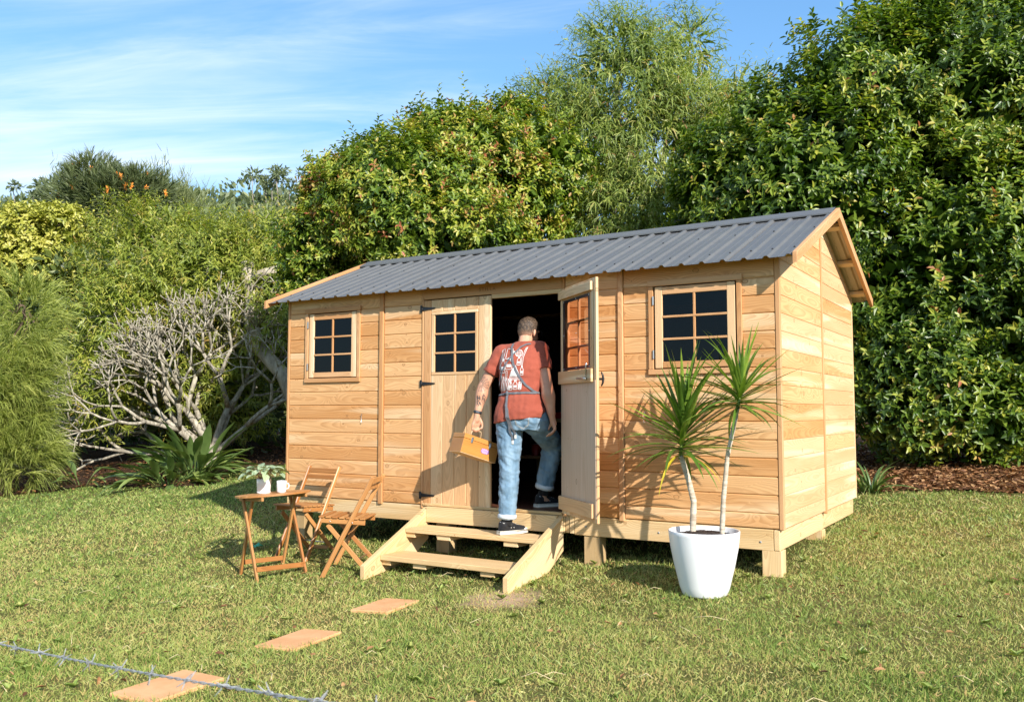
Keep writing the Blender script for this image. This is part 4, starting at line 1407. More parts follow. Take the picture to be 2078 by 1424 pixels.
def feather_tree(name, label, base, lobes, n, m, Lf, Wf, mat, seed, droop, bmat=BARK_BROWN, tuft=0.2, base_tint=0.45, r=0.09, upb=0.2, core=0, flowers=0, spikes=0, gap=-0.7):
    g = np.random.default_rng(seed)
    root = tree_root(name, label, base)
    trunk_for(root, g, base, lobes, bmat, r, fork=0.5, twigs=4)
    P, N = crown_points(g, lobes, n, (0.35, 1.04), gap, 2.4, 0.45, skew=0.6)
    lv = Leaves()
    ax = unit(N * 0.9 + np.array([0, 0, upb]) + 0.35 * rdirs(g, n))
    tt = base_tint + 0.15 * g.normal(size=n) + 0.10 * lump(P, 1.7, 0.3)
    for j in range(m):
        D = unit(ax + 0.45 * rdirs(g, n))
        Pj = P + ax * (tuft * g.random(n))[:, None]
        lv.add(Pj, D, rdirs(g, n), Lf * g.uniform(0.6, 1.25, n), np.full(n, Wf), np.clip(tt + 0.08 * g.normal(size=n), 0, 1), 'needle', droop=droop * g.uniform(0.5, 1.4, n))
    if spikes:
        Ps, Ns = crown_points(g, lobes, spikes * 4, (0.95, 1.05), -9, 2.0, 0.6)
        top = np.argsort(-Ns[:, 2])[:spikes]
        for j in range(26):
            f = g.random(spikes)
            Pj = Ps[top] + np.stack([0.12 * f * g.normal(size=spikes), 0.12 * f * g.normal(size=spikes), 0.9 * f], -1)
            lv.add(Pj, unit(rdirs(g, spikes) * 0.5 + np.array([0, 0, 1.0])), rdirs(g, spikes), Lf * g.uniform(0.5, 1, spikes), np.full(spikes, Wf), np.clip(base_tint + 0.1 * g.normal(size=spikes), 0, 1), 'needle', droop=0.1)
    cr = lv.build('crown', mat, root)
    cr['kind'] = 'stuff'
    if flowers:
        Pf, Nf = crown_points(g, lobes, flowers, (0.95, 1.08), -9, 2.0, 0.1)
        fm = plain('orange_blossom', (0.75, 0.26, 0.03), 0.7)
        for p in Pf:
            if p[2] < np.array(lobes)[:, 2].mean() - 0.3:
                continue
            ge = Geo()
            for q in range(14):
                d_ = rdirs(g, 1)[0] * np.array([0.5, 0.5, 1])
                ge.tube([p, p + d_ * 0.13], [0.022, 0.008], 4)
            ge.build('flower', fm, root)
    return root


feather_tree('she_oak', 'feathery weeping she-oak with drooping green needles at the lawn edge', (-8.2, 1.5), sheoak_L, 3400, 12, 0.28, 0.0095, NEEDLE, 31, 0.55, tuft=0.24, r=0.10, upb=0.6, gap=-0.15)
feather_tree('grevillea_tree', 'dark ferny grevillea carrying orange flowers above the golden shrub', (-15.1, 8.2), grevillea_L, 2100, 9, 0.34, 0.020, GREV, 32, 0.2, tuft=0.2, upb=0.5, flowers=30, base_tint=0.4, spikes=5)
feather_tree('she_oak', 'distant olive she-oak with upright plumes beside the grevillea', (-15.3, 10.2), sheoak2_L, 520, 9, 0.50, 0.018, GREV, 33, 0.15, tuft=0.4, upb=1.2, base_tint=0.85, spikes=8)

# ---- far wooded hill beyond the garden
FAR = leaf_mat('far_gum_leaf', [(0.0, (0.06, 0.085, 0.042)), (0.5, (0.145, 0.185, 0.082)), (1.0, (0.25, 0.28, 0.13))], rough=0.6, trans=0.2)  # grey-green gum leaf, paled in colour in place of distance haze
g = np.random.default_rng(41)
fl_, fb = Leaves(), Geo()
lob = []
for k in range(85):
    s = g.uniform(-0.80, -0.08)
    d = g.uniform(46, 85)
    x, y = CAMP[0] + FWD[0] * d + RGT[0] * d * s, CAMP[1] + FWD[1] * d + RGT[1] * d * s
    el = 0.264 - 0.008 * math.sin(9 * s + 1) - 0.010 * max(0, math.sin(3.2 * s + 2.4)) - 0.006 * g.random()
    ztop = CAMP[2] + el * d - (0.9 if d < 60 else 0)
    for q in range(3):
        rr = g.uniform(1.6, 3.2)
        lob.append((x + g.normal() * 2.0, y + g.normal() * 2.0, ztop - rr * 0.6 - q * 1.7 - g.random() * 1.0, rr, rr * 0.62))
    limb(fb, g, (x, y, gz(x, y) - 0.5), (x, y, ztop - 1.5), 0.25, 0.08, 0.1, 4, 5)
nf = 72000
P, N = crown_points(g, lob, nf, (0.72, 1.08), -0.5, 0.9, 0.15)
fl_.add(P, unit(N + 0.8 * rdirs(g, nf) + np.array([0, 0, 0.2])), rdirs(g, nf), g.uniform(0.35, 0.70, nf), g.uniform(0.17, 0.34, nf), np.clip(0.45 + 0.18 * g.normal(size=nf) + 0.12 * lump(P, 0.6, 1.0), 0, 1), 'diamond')
wood_ = thing('far_wood', (-40, 32, 5), 'hazy line of distant gum trees along the hilltop', 'woodland')
wood_['kind'] = 'stuff'
c_ = fl_.build('crown', FAR, wood_)
c_['kind'] = 'stuff'
t_ = fb.build('trunk', BARK_GREY, wood_)
t_['kind'] = 'stuff'
for (x, y, zt, hh, lab) in ((-38.6, 34.86, 17.7, 3.4, 'slim wispy gum crown over the far wood, standing clear of the lilly pilly'), (-36.6, 36.1, 17.3, 2.8, 'slim wispy gum crown almost touching the rounded lilly pilly'), (-47.05, 24.0, 15.3, 2.6, 'slim wispy gum crown above the far wood beyond the golden shrub')):
    ft = thing('gum_tree', (x, y, gz(x, y)), lab, 'tree', 'slim gums rising over the far wood')
    ge, lvv = Geo(), Leaves()
    for q in range(5):
        e = np.array([x + (q - 2) * 0.75 + g.normal() * 0.2, y + g.normal() * 0.4, zt - 0.2 - 0.42 * (q % 3) - 0.3 * g.random()])
        limb(ge, g, (x, y, gz(x, y) - 0.3), e, 0.10, 0.025, 0.08, 7, 5)
        P, N = crown_points(g, [(e[0] + 0.2, e[1], e[2], 0.55, 0.20)], 70, (0.2, 1.05), -9, 1.0, 1.0)
        lvv.add(P, unit(N + rdirs(g, 70)), rdirs(g, 70), g.uniform(0.25, 0.5, 70), g.uniform(0.08, 0.16, 70), np.clip(0.4 + 0.15 * g.normal(size=70), 0, 1), 'diamond')
    ge.build('trunk', BARK_GREY, ft)
    cc = lvv.build('crown', FAR, ft)
    cc['kind'] = 'stuff'

# ---- shaded understorey behind everything
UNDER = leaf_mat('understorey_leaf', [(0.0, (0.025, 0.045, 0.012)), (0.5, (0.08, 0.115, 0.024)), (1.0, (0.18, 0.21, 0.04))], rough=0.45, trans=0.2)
g = np.random.default_rng(51)
us = Leaves()
lob = []
for k in range(80):
    d = g.uniform(19.5, 26)
    s = g.uniform(-0.66, 0.15)
    x, y = CAMP[0] + FWD[0] * d + RGT[0] * d * s, CAMP[1] + FWD[1] * d + RGT[1] * d * s
    rr = g.uniform(0.9, 1.7)
    lob.append((x, y, gz(x, y) + g.uniform(0.3, 4.8 if s < -0.1 else 3.0), rr, rr * 0.9))
nu = 26000
P, N = crown_points(g, lob, nu, (0.6, 1.05), -0.6, 1.5, 0.2)
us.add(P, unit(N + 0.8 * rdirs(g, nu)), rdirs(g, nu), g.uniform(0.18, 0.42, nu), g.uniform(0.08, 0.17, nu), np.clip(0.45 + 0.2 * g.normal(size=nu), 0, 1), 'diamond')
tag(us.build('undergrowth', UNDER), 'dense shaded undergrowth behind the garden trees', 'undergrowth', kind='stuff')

# ---- bare frangipani
g = np.random.default_rng(77)
frang = thing('frangipani_tree', (-7.65, 5.4, gz(-7.65, 5.4)), 'bare grey frangipani with a wide candelabra of blunt branches', 'tree')


def frang_grow(geo, p, d, L, r, lev):
    p = np.array(p, float)
    n = 3
    pts, rad = [tuple(p)], [r]
    q = p.copy()
    dd = d.copy()
    for i in range(n):
        dd = unit(dd + 0.17 * rdirs(g, 1)[0] + np.array([0, 0, 0.07]))
        q = q + dd * L / n
        pts.append(tuple(q))
        rad.append(r * (1 - 0.25 * (i + 1) / n))
    geo.tube(pts, rad, 7 if lev < 3 else 6)
    if lev >= 7 or r < 0.0085:
        return
    kids = 3 if g.random() < (0.55 if lev < 4 else 0.28) else 2
    ph = g.uniform(0, 6.28)
    a = unit(np.cross(dd, np.array([0.3, 0.2, 1.0])))
    b = np.cross(dd, a)
    for k in range(kids):
        an = ph + k * 2 * math.pi / kids
        spread = g.uniform(0.45, 0.80)
        nd = unit(dd + spread * (a * math.cos(an) + b * math.sin(an)) + np.array([0, 0, -0.05]))
        frang_grow(geo, q, nd, L * g.uniform(0.70, 0.88), r * 0.72, lev + 1)


fb0 = np.array([-7.65, 5.4, gz(-7.65, 5.4) - 0.1])
tg = Geo()
tg.tube([tuple(fb0), tuple(fb0 + (-0.05, 0, 0.2)), tuple(fb0 + (-0.05, 0.02, 0.42))], [0.20, 0.155, 0.12], 10)
tg.build('trunk', BARK_FRANG, frang)
hub = fb0 + np.array([-0.05, 0.02, 0.36])
for d_, L_, r_ in (((-0.80, -0.50, 0.50), 1.02, 0.078), ((-0.95, -0.62, 0.20), 0.92, 0.062), ((-0.35, -0.2, 0.90), 0.98, 0.075), ((0.30, 0.1, 1.0), 0.98, 0.072), ((0.78, 0.38, 0.60), 0.90, 0.064), ((-0.25, -0.80, 0.50), 0.90, 0.064), ((0.2, 0.6, 0.8), 0.85, 0.052), ((-0.55, -0.2, 0.75), 0.95, 0.06)):
    bg_ = Geo()
    frang_grow(bg_, hub, unit(np.array(d_)), L_, r_ * 1.06, 1)
    bg_.build('branch', BARK_FRANG, frang)

# ---- sawn-off pale trunk
dead = thing('dead_trunk', (-6.0, 6.2, gz(-6.0, 6.2)), 'pale sawn-off leaning trunk with one stub limb beside the roof corner', 'tree')
dg_ = Geo()
dg_.tube([(-5.75, 6.3, gz(-5.75, 6.3) - 0.1), (-6.05, 6.15, 0.9), (-6.35, 6.0, 1.6), (-6.75, 5.7, 2.15), (-6.84, 5.6, 2.6), (-6.80, 5.55, 3.2), (-6.84, 5.5, 3.55), (-6.88, 5.5, 3.85)], [0.19, 0.17, 0.15, 0.14, 0.13, 0.13, 0.15, 0.13], 10)
dg_.build('trunk', BARK_PALE, dead)
Geo().tube([(-6.82, 5.52, 3.5), (-6.5, 5.6, 3.62), (-6.13, 5.7, 3.68)], [0.11, 0.09, 0.085], 9).build('limb_stub', BARK_PALE, dead)
tw = Geo()
for k in range(10):
    a_ = np.array([-6.8 + 0.1 * g.normal(), 5.5, g.uniform(2.4, 3.6)])
    limb(tw, g, a_, a_ + np.array([g.uniform(-0.4, 1.2), g.uniform(-0.5, 0.2), g.uniform(-0.5, 0.4)]), 0.018, 0.006, 0.4, 5, 4)
tw.build('twigs', BARK_PALE, dead)

# ---- strap and paddle leaved clumps
STREL = leaf_mat('paddle_leaf', [(0.0, (0.045, 0.085, 0.026)), (0.5, (0.115, 0.18, 0.05)), (0.85, (0.26, 0.32, 0.085)), (1.0, (0.46, 0.38, 0.12))], rough=0.35, trans=0.2, spec=0.5)


def blade_mesh(name, width, bend, fold, mat, tint, prof, seg=8):
    """a unit-length leaf along +x, bending down by `bend`, folded along its midrib"""
    v, f, tt = [], [], []
    ang = 0.0
    x = z = 0.0
    for i in range(seg + 1):
        t_ = i / seg
        wd = width * prof(t_)
        v += [(x, wd / 2, z + fold * wd / 2), (x, 0, z), (x, -wd / 2, z + fold * wd / 2)]
        ang = -bend * t_
        x += math.cos(ang) / seg
        z += math.sin(ang) / seg
    for i in range(seg):
        a = i * 3
        f += [(a, a + 3, a + 4, a + 1), (a + 1, a + 4, a + 5, a + 2)]
    me = bpy.data.meshes.new(name)
    me.from_pydata(v, [], f)
    at = me.attributes.new('tint', 'FLOAT', 'POINT')
    at.data.foreach_set('value', np.full(len(v), tint, np.float32))
    me.polygons.foreach_set('use_smooth', [True] * len(f))
    me.materials.append(mat)
    return me


def aim(p, d, roll_up=(0, 0, 1)):
    d = Vector(d).normalized()
    up = Vector(roll_up)
    s = up.cross(d)
    if s.length < 1e-4:
        s = Vector((0, 1, 0))
    return frame(p, d, s)


PADDLE = [blade_mesh('paddle', w_, b_, 0.5, STREL, t__, lambda t_: 0.12 if t_ < 0.35 else max(0.0, math.sin(math.pi * min(1, (t_ - 0.33) / 0.67) ** 0.85)) ** 0.8) for w_, b_, t__ in ((0.14, 0.8, 0.35), (0.12, 1.1, 0.55), (0.15, 0.5, 0.45), (0.12, 1.4, 0.8))]
STRAP = [blade_mesh('strap', w_, b_, 0.6, STREL, t__, lambda t_: max(0.0, (1 - t_ ** 3)) * (0.6 + 0.4 * min(1, t_ * 4))) for w_, b_, t__ in ((0.075, 1.0, 0.5), (0.065, 1.5, 0.65), (0.08, 0.7, 0.4), (0.06, 1.9, 0.85))]


def clump_plant(name, label, x, y, n, lmin, lmax, variants, seed, elev=(0.35, 1.35), spread=0.15, group=None, cat='plant'):
    gg = random.Random(seed)
    root = thing(name, (x, y, gz(x, y)), label, cat, group)
    for k in range(n):
        az = k * 2.399 + gg.uniform(-0.4, 0.4)
        el = gg.uniform(*elev)
        r_ = gg.uniform(0, spread)
        p = Vector((x + r_ * math.cos(az), y + r_ * math.sin(az), gz(x, y) + 0.01))
        o = bpy.data.objects.new('leaf', gg.choice(variants))
        d = Vector((math.cos(az) * math.cos(el), math.sin(az) * math.cos(el), math.sin(el)))
        reg(o, aim(p, d) @ Matrix.Rotation(gg.uniform(-0.4, 0.4), 4, 'X') @ Matrix.Scale(gg.uniform(lmin, lmax), 4), root)
    return root


clump_plant('strelitzia', 'dark paddle leaved clump under the bare branched tree', -6.10, 3.70, 85, 0.7, 1.3, PADDLE, 1, (0.45, 1.4), 0.35)
clump_plant('strelitzia', 'low sprawling paddle leaved clump spilling onto the lawn edge', -5.9, 3.05, 75, 0.5, 1.0, PADDLE, 2, (0.1, 0.9), 0.45)
clump_plant('strelitzia', 'broad leaved clump in deep shade beneath the she-oak', -7.35, 2.45, 12, 0.5, 0.9, PADDLE, 3, (0.2, 1.0), 0.25)
clump_plant('lily_clump', 'arching strappy lily clump at the shed\'s rear corner by mulch', 5.02, 3.98, 34, 0.30, 0.55, STRAP, 4, (0.5, 1.45), 0.12)
# ------------------------------------------------------------------ terracotta pavers
def terracotta():
    m, t = new_mat('terracotta')
    P = t.n('TexCoord').outputs['Object']
    r = t.n('ObjectInfo').outputs['Random']
    n1 = t.noise(t.vmath('ADD', P, t.comb(t.math('MULTIPLY', r, 9.0), 0, 0)), 5.0, 5.0, 0.6)
    n2 = t.noise(P, 90.0, 3.0, 0.6)
    c = t.mix(t.smooth(n1, 0.3, 0.7), (0.68, 0.375, 0.175), (0.58, 0.29, 0.12))
    c = t.mix(t.math('MULTIPLY', t.smooth(n2, 0.55, 0.8), 0.35), c, (0.40, 0.21, 0.11))
    out(t, t.n('BsdfPrincipled', {'Base Color': c, 'Roughness': 0.85, 'Normal': t.n('Bump', {'Height': n2, 'Strength': 0.25, 'Distance': 0.003}).outputs[0]}).outputs[0])
    return m


TERRA = terracotta()
for (x, y, a), lab in zip(PAVERS, ('terracotta stepping paver closest to the timber steps', 'middle terracotta stepping paver of three in the lawn', 'terracotta stepping paver crossed by the barbed wire')):
    bm = bmesh.new()
    bmesh.ops.create_cube(bm, size=1.0)
    for v in bm.verts:
        v.co = Vector((v.co.x * PW, v.co.y * PL, v.co.z * 0.04))
    bev(bm, 0.006, None, 2)
    s_ = Vector((gz(x + 0.2, y) - gz(x - 0.2, y), gz(x, y + 0.2) - gz(x, y - 0.2), 0)) / 0.4
    nrm = Vector((-s_.x, -s_.y, 1)).normalized()
    M = Matrix.Translation((x, y, gz(x, y) - 0.003)) @ Vector((0, 0, 1)).rotation_difference(nrm).to_matrix().to_4x4() @ Matrix.Rotation(R(a), 4, 'Z')
    tag(bm_finish('stepping_paver', bm, TERRA, None, M), lab, 'paver', 'stepping pavers leading to the steps')

# ------------------------------------------------------------------ folding table
tu, tv_ = Vector((0.335, 0.942, 0)), Vector((0.942, -0.335, 0))
TC = Vector((0.85, -0.965, 0))
TZ = 0.138
tgz = gz(TC.x, TC.y)
table = thing('folding_table', (TC.x, TC.y, tgz), 'small round slatted timber folding table holding plant and mug', 'table')
TRAD, NS = 0.325, 7
RG3, FW3 = Vector((0.8516, 0.5243, 0)), Vector((-0.523, 0.8506, 0))
tn_ = (Vector((0, 0, 1)) - RG3 * 0.075 + FW3 * 0.030).normalized()      # the top leans with the slope of the lawn
tt_ = (tu - tn_ * tu.dot(tn_)).normalized()


def top_z(p):
    d_ = Vector((p[0] - TC.x, p[1] - TC.y, 0))
    return TZ - (d_.x * tn_.x + d_.y * tn_.y) / tn_.z


for k in range(NS):
    w_ = 2 * TRAD / NS
    v0, v1 = -TRAD + k * w_ + 0.003, -TRAD + (k + 1) * w_ - 0.003
    ol = []
    for q in range(7):
        vv = v0 + (v1 - v0) * q / 6
        ol.append((vv, math.sqrt(max(0.0004, TRAD ** 2 - vv ** 2))))
    ol2 = [(vv, -uu) for vv, uu in ol][::-1]
    pts = ol + ol2
    # lay it flat: local x along u
    M = Matrix.Identity(4)
    ez = Vector((0, 0, 1))
    for i in range(3):
        M[i][0], M[i][1], M[i][2], M[i][3] = tu[i], -ez[i], (tv_ * -1)[i], (TC + ez * TZ)[i]
    plate('slat', [(uu, -vv) for vv, uu in pts][::-1], 0.016, frame(TC + ez * TZ, tt_, -tn_), ACACIA, table, 0.003)


def tp(u_, v_, z_):
    return TC + tu * u_ + tv_ * v_ + Vector((0, 0, z_))


for s_ in (-0.20, 0.20):
    ba_, bb_ = tp(s_, -0.25, 0), tp(s_, 0.25, 0)
    ba_.z, bb_.z = top_z(ba_) - 0.035, top_z(bb_) - 0.035
    beam('batten', ba_, bb_, 0.022, 0.034, ACACIA, table)
for s_, ga in ((-0.22, 0.0), (0.22, 0.0)):
    si = s_ * 0.9
    f0, b0 = tp(s_, 0.225, 0), tp(si, -0.215, 0)
    f0.z, b0.z = gz(f0.x, f0.y) - 0.012, gz(b0.x, b0.y) - 0.012
    lt1, lt2 = tp(s_, -0.135, 0), tp(si, 0.03, 0)
    lt1.z, lt2.z = top_z(lt1) - 0.03, top_z(lt2) - 0.03
    beam('leg', f0, lt1, 0.020, 0.036, ACACIA, table, tu)
    beam('leg', b0, lt2, 0.020, 0.036, ACACIA, table, tu)
for v_, w_ in ((0.195, 0.44), (-0.198, 0.39)):
    a, b = tp(-w_ / 2, v_, 0), tp(w_ / 2, v_, 0)
    zz = (gz(a.x, a.y) + gz(b.x, b.y)) / 2 + 0.085
    a.z = b.z = zz
    beam('stretcher', a, b, 0.016, 0.042, ACACIA, table)

# ------------------------------------------------------------------ folding chairs


def folding_chair(x, y, rz, label):
    z0 = gz(x, y)
    root = thing('folding_chair', (x, y, z0), label, 'chair', 'slatted folding chairs beside the table', rz)
    W_ = WM[root.name]

    def q(a, b, c):
        return W_ @ Vector((a, b, c))

    def ft(a, b):
        p = q(a, b, 0)
        p.z = gz(p.x, p.y) - 0.012
        return p
    side = (W_.to_3x3() @ Vector((1, 0, 0)))
    for s in (-1, 1):
        beam('post', ft(0.195 * s, 0.205), q(0.195 * s, -0.235, 0.815), 0.022, 0.040, ACACIA, root, side, 0.006)
        beam('leg', ft(0.155 * s, -0.205), q(0.155 * s, 0.17, 0.405), 0.020, 0.038, ACACIA, root, side, 0.003)
        beam('seat_rail', q(0.176 * s, -0.165, 0.425), q(0.176 * s, 0.225, 0.445), 0.019, 0.042, ACACIA, root, side, 0.003)
        for yy, zz in ((0.14, 0.437), (-0.06, 0.428)):
            o_ = q((0.187 if yy > 0 else 0.2062) * s, yy, zz)
            lathe('screw', [(0.006, 0), (0.005, 0.002), (0, 0.0025)], STEEL, root, sides=8, M=Matrix.Translation(o_) @ (side * s).to_track_quat('Z', 'Y').to_matrix().to_4x4())
    for k in range(7):
        yy = -0.145 + k * 0.060
        beam('slat', q(-0.20, yy, 0.457 + 0.02 * (yy + 0.16) / 0.4), q(0.20, yy, 0.457 + 0.02 * (yy + 0.16) / 0.4), 0.046, 0.014, ACACIA, root)
    for zz, hh in ((0.715, 0.040), (0.775, 0.046)):
        f = zz / 0.815
        yy = 0.205 + (-0.235 - 0.205) * f
        beam('back_slat', q(-0.184, yy, zz), q(0.184, yy, zz), 0.014, hh, ACACIA, root)
    Geo().tube([q(-0.15, -0.1, 0.11), q(0.15, -0.1, 0.11)], 0.007, 8).build('dowel', STEEL, root)
    beam('brace', q(-0.15, -0.175, 0.045), q(0.15, -0.175, 0.045), 0.014, 0.034, ACACIA, root)
    return root


folding_chair(1.500, -0.655, math.atan2(0.89, -0.45), 'slatted timber folding chair side-on between table and steps')
folding_chair(0.690, -0.385, math.pi, 'slatted timber folding chair with its back to the shed wall')

# ------------------------------------------------------------------ pot plant and mug on the table
GLAZE = plain('white_glaze', (0.80, 0.79, 0.76), 0.25)
SOILM = plain('potting_soil', (0.030, 0.018, 0.012), 0.95, bump=1.0, bscale=90, var=0.5, vscale=60)
PP = Vector((0.70, -0.935, top_z((0.70, -0.935))))
pp = thing('pot_plant', PP, 'leafy grey-green plant in a white ribbed pot on the table', 'plant')
lathe('pot', [(0.056, 0), (0.060, 0.004), (0.061, 0.016), (0.058, 0.018), (0.059, 0.020), (0.063, 0.09), (0.064, 0.128), (0.061, 0.130), (0.058, 0.126), (0.057, 0.105), (0, 0.105)], GLAZE, pp, PP, 36)
lathe('soil', [(0.0565, 0.106), (0.03, 0.112), (0, 0.114)], SOILM, pp, PP, 20)


def pep_mat():
    m, t = new_mat('peperomia_leaf')
    P = t.n('TexCoord').outputs['Object']
    x, y, z = t.xyz(P)
    r = t.n('ObjectInfo').outputs['Random']
    st = t.math('SINE', t.math('ADD', t.math('MULTIPLY', t.math('ABSOLUTE', y), 34.0), t.math('MULTIPLY', x, 6.0)))
    base = t.ramp(r, [(0.0, (0.15, 0.22, 0.11)), (0.6, (0.27, 0.36, 0.19)), (1.0, (0.38, 0.47, 0.26))])
    c = t.mix(t.math('MULTIPLY', t.smooth(st, 0.2, 0.9), 0.55), base, (0.50, 0.56, 0.40))
    d = t.n('BsdfPrincipled', {'Base Color': c, 'Roughness': 0.38})
    tr = t.n('BsdfTranslucent', {'Color': t.mix(1.0, c, (1.1, 1.2, 0.6), 'MULTIPLY')})
    out(t, t.n('MixShader', {0: 0.2, 1: d.outputs[0], 2: tr.outputs[0]}).outputs[0])
    return m


PEP = pep_mat()
PEPM = [blade_mesh('pep', w_, b_, 0.28, PEP, 0.5, lambda t_: max(0.0, math.sin(math.pi * min(1, t_ ** 0.72))) ** 0.75, 7) for w_, b_ in ((0.72, 0.5), (0.66, 0.9), (0.78, 0.3))]
STEMM = plain('pink_stem', (0.30, 0.18, 0.10), 0.5)
gg = random.Random(9)
for k in range(46):
    az = k * 2.399 + gg.uniform(-0.3, 0.3)
    f = (k + 0.5) / 46
    el = 1.50 - 1.25 * f ** 0.9
    ln = 0.085 + 0.055 * f ** 0.6 * gg.uniform(0.7, 1.2)
    a = PP + Vector((0.03 * math.cos(az), 0.03 * math.sin(az), 0.11))
    d = Vector((math.cos(az) * math.cos(el), math.sin(az) * math.cos(el), math.sin(el)))
    b = a + d * ln + Vector((0, 0, 0.02))
    tube('petiole', [a, (a + b) / 2 + Vector((0, 0, 0.008)), b], [0.0022, 0.0018, 0.0016], STEMM, pp, 5)
    d2 = (Vector((math.cos(az), math.sin(az), 0.25 - 0.5 * f)) + Vector((gg.uniform(-.4, .4), gg.uniform(-.4, .4), gg.uniform(-.2, .2)))).normalized()
    o = bpy.data.objects.new('leaf', gg.choice(PEPM))
    reg(o, aim(b, d2) @ Matrix.Rotation(gg.uniform(-0.5, 0.5), 4, 'X') @ Matrix.Scale(gg.uniform(0.068, 0.105), 4), pp)

MP = Vector((0.945, -0.955, top_z((0.945, -0.955))))
mug = thing('mug', MP, 'plain white mug beside the pot plant on table', 'mug')
lathe('cup', [(0.030, 0), (0.036, 0.002), (0.040, 0.012), (0.0435, 0.100), (0.0425, 0.103), (0.0405, 0.100), (0.037, 0.012), (0, 0.010)], GLAZE, mug, MP, 32)
hd = [MP + Vector((0.8516, 0.524, 0)) * r_ + Vector((0, 0, z_)) for r_, z_ in ((0.040, 0.082), (0.058, 0.080), (0.066, 0.060), (0.060, 0.038), (0.038, 0.030))]
tube('handle', hd, 0.0055, GLAZE, mug, 8)

# ------------------------------------------------------------------ white planter with two dragon trees
PT = Vector((4.635, -0.47, gz(4.635, -0.47)))
WHITEPOT = plain('white_planter', (0.80, 0.80, 0.79), 0.32, var=0.015, vscale=3)
plan = thing('planter', PT, 'tall tapered white planter with two spiky dragon trees', 'planter')
H0 = 0.440
lathe('pot', [(0.150, -0.01), (0.158, 0.0), (0.175, 0.05), (0.212, 0.20), (0.238, 0.33), (0.247, 0.41), (0.249, H0 - 0.004), (0.245, H0), (0.240, H0 - 0.003), (0.234, 0.39), (0.20, 0.36), (0, 0.36)], WHITEPOT, plan, PT, 64)
gs_ = np.random.default_rng(5)
bm = bmesh.new()
bmesh.ops.create_grid(bm, x_segments=36, y_segments=36, size=0.232)
for v in bm.verts:
    r_ = max(abs(v.co.x), abs(v.co.y))
    l_ = math.hypot(v.co.x, v.co.y) + 1e-9
    v.co.x, v.co.y = v.co.x * r_ / l_, v.co.y * r_ / l_
    v.co.z = 0.035 * (1 - (r_ / 0.232) ** 2) + 0.016 * gs_.random()
bm_finish('soil', bm, SOILM, plan, Matrix.Translation(PT + Vector((0, 0, H0 - 0.055))))
CANE = bark('ringed_cane', (0.62, 0.54, 0.42), (0.36, 0.29, 0.21), 14.0, True)
DRAC = leaf_mat('dragon_tree_leaf', [(0.0, (0.040, 0.085, 0.014)), (0.5, (0.105, 0.195, 0.025)), (0.8, (0.24, 0.34, 0.045)), (1.0, (0.60, 0.46, 0.03))], rough=0.32, trans=0.22)
dprof = lambda t_: (0.55 + 0.45 * min(1, t_ * 5)) * max(0.0, 1 - t_ ** 2.2)
DV = [blade_mesh('sword', w_, b_, 0.45, DRAC, t__, dprof, 8) for w_, b_, t__ in ((0.072, 0.15, 0.45), (0.074, 0.40, 0.62), (0.068, 0.75, 0.38), (0.076, 0.08, 0.75), (0.070, 1.1, 0.5))]
DYEL = blade_mesh('sword', 0.05, 1.2, 0.45, DRAC, 0.99, dprof, 8)
zsoil = PT.z + H0 - 0.03


def dragon(cane_pts, radii, head0, head1, n, lmin, lmax, seed, el_lo, yellow=0):
    gg = random.Random(seed)
    ge = Geo()
    pts = [Vector(p) for p in cane_pts]
    fine, rr = [], []
    for i in range(len(pts) - 1):
        for k in range(9):
            f = k / 9
            fine.append(pts[i].lerp(pts[i + 1], f))
            rr.append((radii[i] * (1 - f) + radii[i + 1] * f) * (1.06 if k % 2 else 0.95))
    fine.append(pts[-1])
    rr.append(radii[-1])
    ge.tube(fine, rr, 12)
    ge.build('cane', CANE, plan)
    head0, head1 = Vector(head0), Vector(head1)
    up_ax = (head1 - head0).normalized()
    tube('leaf_stem', [head0 - up_ax * 0.02, head1], [radii[-1] * 0.9, 0.007], DRAC_STEM, plan, 8)
    for k in range(n):
        f = (k + 0.5) / n
        az = k * 2.399 + gg.uniform(-0.25, 0.25)
        el = el_lo + (1.42 - el_lo) * f ** 1.15 + gg.uniform(-0.12, 0.12)
        p = head0.lerp(head1, f * 0.95)
        d = Vector((math.cos(az) * math.cos(el), math.sin(az) * math.cos(el), math.sin(el)))
        L_ = gg.uniform(lmin, lmax) * (1.0 if f > 0.12 else 0.75)
        me = DYEL if (k < yellow) else (DV[4] if f < 0.08 else gg.choice(DV[:4] if f > 0.3 else (DV[1], DV[2])))
        o = bpy.data.objects.new('leaf', me)
        reg(o, aim(p, d) @ Matrix.Rotation(gg.uniform(-0.3, 0.3), 4, 'X') @ Matrix.Scale(L_, 4), plan)


DRAC_STEM = plain('green_stem', (0.22, 0.28, 0.07), 0.5)
YB = -0.47
dragon([(4.548, YB, zsoil - 0.06), (4.563, YB, 0.22), (4.525, YB - 0.005, 0.38), (4.475, YB - 0.01, 0.54)], [0.024, 0.022, 0.020, 0.019], (4.471, YB - 0.01, 0.535), (4.503, YB - 0.01, 0.82), 82, 0.44, 0.66, 3, -0.05, 3)
dragon([(4.751, YB + 0.03, zsoil - 0.06), (4.771, YB + 0.03, 0.25), (4.805, YB + 0.03, 0.55), (4.883, YB + 0.03, 0.885)], [0.019, 0.018, 0.016, 0.015], (4.883, YB + 0.03, 0.88), (4.911, YB + 0.03, 1.02), 62, 0.40, 0.56, 8, -0.22, 0)

